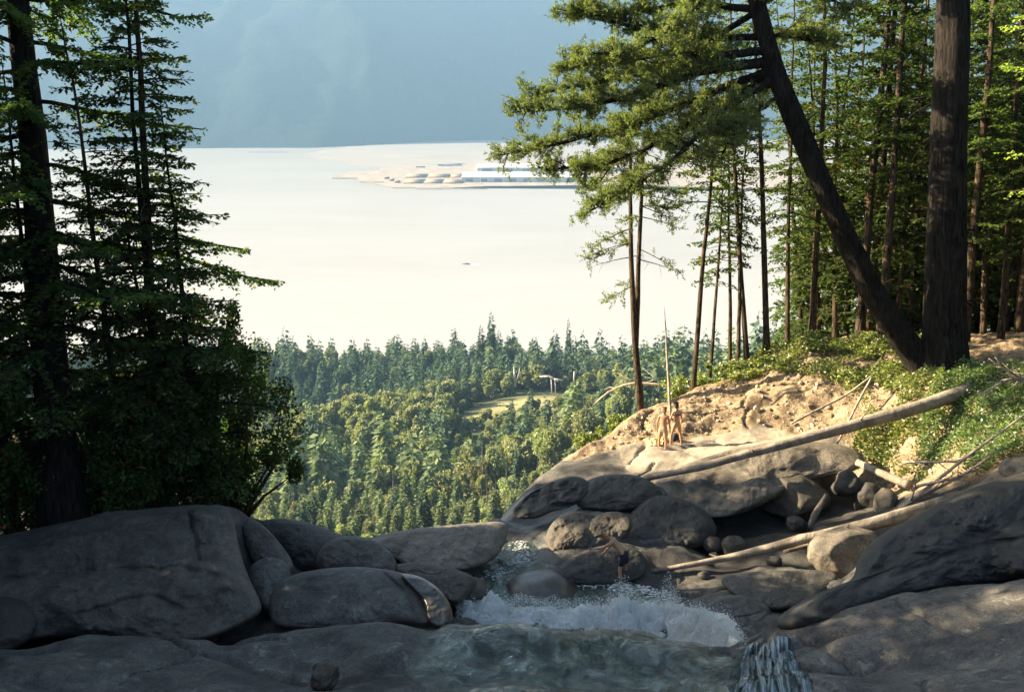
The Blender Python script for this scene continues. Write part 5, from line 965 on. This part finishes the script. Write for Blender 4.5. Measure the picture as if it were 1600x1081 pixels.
def figure(name, loc, rz, label, pose, skin, female=False, hair='hair1', bottoms='cloth', top=False, sc=1.0):
    p = pose; J, E_ = {}, []
    def j(k, pos, r, par=None):
        J[k] = (tuple(pos), r)
        if par: E_.append((par, k))
    up = nrm(V_(*p['torso'])); sh = V_(1, 0, 0); w_ = .9 if female else 1.0; pel = V_(*p.get('pelvis', (0, 0, .93))); fw = nrm(np.cross(up, sh))
    j('pelvis', pel, (.135 if female else .125, .10)); j('waist', pel + up * .15, (.10 if female else .118, .085), 'pelvis'); j('chest', pel + up * .33, (.135 * w_, .10), 'waist'); j('neckbase', pel + up * .50, (.085 * w_, .065), 'chest'); j('neck', pel + up * .56 + fw * .01, .05, 'neckbase')
    hd = nrm(V_(*p['head'])); hf_ = nrm(np.cross(hd, sh)); j('skull', pel + up * .58 + hd * .06 + hf_ * .015, .072, 'neck'); j('skull2', pel + up * .58 + hd * .13 + hf_ * .01, (.080, .088), 'skull'); j('crown', pel + up * .58 + hd * .20, .055, 'skull2'); j('nose', pel + up * .58 + hd * .085 + hf_ * .10, .014, 'skull')
    for s, nm in ((-1, 'l'), (1, 'r')):
        j('sh' + nm, pel + up * .465 + sh * s * .165 * w_, .058 * w_, 'neckbase'); el = V_(*p['elbow' + nm]); wr = V_(*p['wrist' + nm]); el = J['sh' + nm][0] + nrm(el) * .29; wr = el + nrm(wr) * .25; fd = nrm(wr - el)
        j('ua' + nm, (np.array(J['sh' + nm][0]) + el) / 2, .046 * w_, 'sh' + nm); j('el' + nm, el, .038 * w_, 'ua' + nm); j('fa' + nm, el * .6 + wr * .4, .037 * w_, 'el' + nm); j('wr' + nm, wr, (.026, .02), 'fa' + nm); j('pa' + nm, wr + fd * .055, (.034, .018), 'wr' + nm)
        sd_ = nrm(np.cross(fd, sh * s) + V_(0, .001, 0))
        for q in range(4):
            b0 = wr + fd * .09 + sd_ * (.027 - .018 * q); l_ = (.068, .078, .072, .056)[q]; j('f%s%d' % (nm, q), b0, .0095, 'pa' + nm); j('g%s%d' % (nm, q), b0 + fd * l_ * .5 - sh * s * .006, .0085, 'f%s%d' % (nm, q)); j('h%s%d' % (nm, q), b0 + fd * l_ * .9 - sh * s * .024, .0075, 'g%s%d' % (nm, q))
        j('t' + nm, wr + fd * .035 + sd_ * .045, .011, 'pa' + nm); j('u' + nm, wr + fd * .07 + sd_ * .062 - sh * s * .01, .009, 't' + nm)
        hp = pel + sh * s * .085 - V_(0, 0, .05); kn = V_(*p['knee' + nm]); an = V_(*p['ankle' + nm]); kn = hp + nrm(kn) * .42; an = kn + nrm(an) * .40
        j('hp' + nm, hp, .095 if female else .09, 'pelvis'); j('th' + nm, hp * .55 + kn * .45, .075, 'hp' + nm); j('kn' + nm, kn, .053, 'th' + nm); j('ca' + nm, kn * .65 + an * .35, .054, 'kn' + nm); j('an' + nm, an, .034, 'ca' + nm); ff = nrm(V_(.15 * s, 1, -.12)); j('ft' + nm, an + ff * .10 - V_(0, 0, .035), (.042, .028), 'an' + nm); j('to' + nm, an + ff * .18 - V_(0, 0, .045), (.035, .018), 'ft' + nm)
    zmin = min(v[0][2] for v in J.values()) - .02
    e = empty('person', loc, label, 'person'); e.rotation_euler = (0, 0, rz); e.scale = (sc,) * 3
    for k in J: J[k] = ((J[k][0][0], J[k][0][1], J[k][0][2] - zmin), J[k][1])
    skinned('body', J, E_, MAT[skin], e)
    g = lambda k: np.array(J[k][0])
    H = {'a': (tuple(g('skull2') + hd * .03 - hf_ * .03), (.094, .092)), 'b': (tuple(g('crown') - hf_ * .01), .072), 'c': (tuple(g('skull') - hf_ * .05 - hd * (.05 if female else -.01)), .066 if female else .05)}
    skinned('hair', H, [('a', 'b'), ('a', 'c')], MAT[hair], e, 2)
    for s in (-1, 1):
        for q_, nm_, m_, rr_ in (((hf_ * .088 + sh * s * .032 + hd * .025), 'eye', 'hair2', .011),):
            V, T = ico(2); ob(nm_, me(nm_, V * rr_ + g('skull2') + q_ - hd * .03, T=T, mat=MAT[m_]), e)
        V, T = ico(2); ob('ear', me('ear', V * V_(.012, .022, .032) + g('skull') + sh * s * .082 + hd * .03, T=T, mat=MAT[skin]), e)
    B = {'p': (tuple(g('pelvis') + up * .03), (.165 if female else .14, .13 if female else .115)), 'w': (tuple(g('pelvis') + up * (.06 if female else .12)), (.13, .105))}; ed = [('p', 'w')]
    for nm in 'lr':
        hp, th, kn = g('hp' + nm), g('th' + nm), g('kn' + nm); B['h' + nm] = (tuple(hp * .85 + th * .15), .118 if female else .103); ed.append(('p', 'h' + nm))
        if not female: B['t' + nm] = (tuple(th), .092); B['k' + nm] = (tuple(th * .45 + kn * .55), .086); ed += [('h' + nm, 't' + nm), ('t' + nm, 'k' + nm)]
    skinned('swim_bottoms' if female else 'swim_shorts', B, ed, MAT[bottoms], e, 2)
    if top:
        c_ = g('chest') + up * .02; th = np.linspace(0, 2 * np.pi, 25); P = c_ + np.cos(th)[:, None] * sh * .142 * w_ + np.sin(th)[:, None] * fw * .108; ob('swim_top', G().tube(P, .022, 6, cap=False).mesh('swim_top', MAT['cloth']), e)
    return e
def stand(px, py, z): c = Wz(px, py, z); return (c[0], c[1], gz(c[0], c[1]) + .0)
ST = dict(torso=(0, .03, 1), head=(0, .15, 1), elbowl=(-.25, -.05, -1), elbowr=(.25, -.05, -1), wristl=(-.1, .25, -1), wristr=(.05, .3, -1), kneel=(-.10, .05, -1), kneer=(.10, .05, -1), anklel=(-.03, -.08, -1), ankler=(.03, -.08, -1))
a_ = stand(1035, 708, -12.85); figure('a', a_, R(-28), 'person in sand-coloured swim shorts standing on the sunlit dome slab, arms hanging', {**ST, 'kneel': (-.16, .12, -1), 'kneer': (.08, .02, -1)}, 'skin', hair='hair1', bottoms='sand')
a_ = stand(1056, 699, -12.75); figure('b', a_, R(14), 'dark-haired person in black two-piece swimwear seen from behind on the dome slab', {**ST, 'torso': (0, .10, 1), 'head': (.05, .5, 1), 'elbowl': (-.35, .1, -1), 'wristl': (-.05, .35, -1), 'kneel': (-.26, .10, -1), 'kneer': (.24, .02, -1), 'anklel': (-.1, -.1, -1), 'ankler': (.1, -.1, -1)}, 'skin', True, 'hair2', 'cloth', True, .96)
c = Wz(975, 911, -13.15); figure('c', (c[0], c[1], max(gz(c[0], c[1]), -13.2)), R(66), 'shirtless person in dark shorts bending over beside the white water', dict(torso=(.05, .80, .62), head=(0, 1, .35), pelvis=(0, 0, .93), elbowl=(-.15, .85, -.6), elbowr=(.1, .5, -.9), wristl=(-.1, .8, -.15), wristr=(0, .6, -.8), kneel=(-.18, .22, -1), kneer=(.14, .05, -1), anklel=(-.12, -.18, -1), ankler=(.05, -.12, -1)), 'skin2', False, 'hair1', 'cloth')
# towel and a bag beside the people
c = Wz(1022, 703, -12.85); g = G(); X, Y = np.meshgrid(np.linspace(-.35, .35, 24), np.linspace(-.25, .25, 18)); Z = ground(X + c[0], Y + c[1]) - gz(c[0], c[1]) + .05 + .05 * fbm(X * 7, Y * 7, s=3, o=3)
g.add(np.stack([X * (1 + .2 * np.sin(Y * 8)), Y, Z], -1), gridq(24, 18)); g.add(np.stack([X * (1 + .2 * np.sin(Y * 8)), Y, Z - .03], -1), gridq(24, 18)[:, ::-1]); tag(ob('towel', g.mesh('towel', pl('yellow_towel', (.62, .52, .22), .95)), loc=(c[0], c[1], gz(c[0], c[1]))), 'crumpled pale yellow towel on the rock left of the two people', 'towel')
c = Wz(1051, 697, -12.75) + V_(.12, .15, 0); V, T = ico(3); V = V * V_(.14, .12, .2) * (1 + .12 * fbm(V[:, 0] * 2, V[:, 1] * 2, V[:, 2] * 2, 5, 3))[:, None]; V[:, 2] = np.maximum(V[:, 2], -.14); e = empty('day_pack', (c[0], c[1], gz(c[0], c[1]) + .15), 'small dark bag standing behind the legs of the dark-haired person', 'bag'); ob('bag_body', me('bag_body', V, T=T, mat=MAT['cloth']), e); ob('strap', G().tube([(-.08, 0, .14), (-.05, 0, .24), (.05, 0, .24), (.08, 0, .14)], .012, 6).mesh('strap', MAT['cloth']), e)
HAZE_COL, HAZE_D, HAZE_TOP = (.235, .42, .66, 1), 1.0e-4, 1900
# ================================================================== haze
hm = bpy.data.materials.new('haze_air'); hm.use_nodes = True; t = hm.node_tree; t.nodes.clear()
o_ = t.nodes.new('ShaderNodeOutputMaterial'); v_ = t.nodes.new('ShaderNodeVolumePrincipled')
v_.inputs['Color'].default_value = HAZE_COL; v_.inputs['Density'].default_value = HAZE_D; v_.inputs['Anisotropy'].default_value = .1
t.links.new(v_.outputs[0], o_.inputs['Volume'])
g = G().box(((0), 4900, (HAZE_TOP - 345) / 2), (18600, 10000, HAZE_TOP + 345)); hz = ob('haze', g.mesh('haze', hm, False)); tag(hz, kind='stuff')
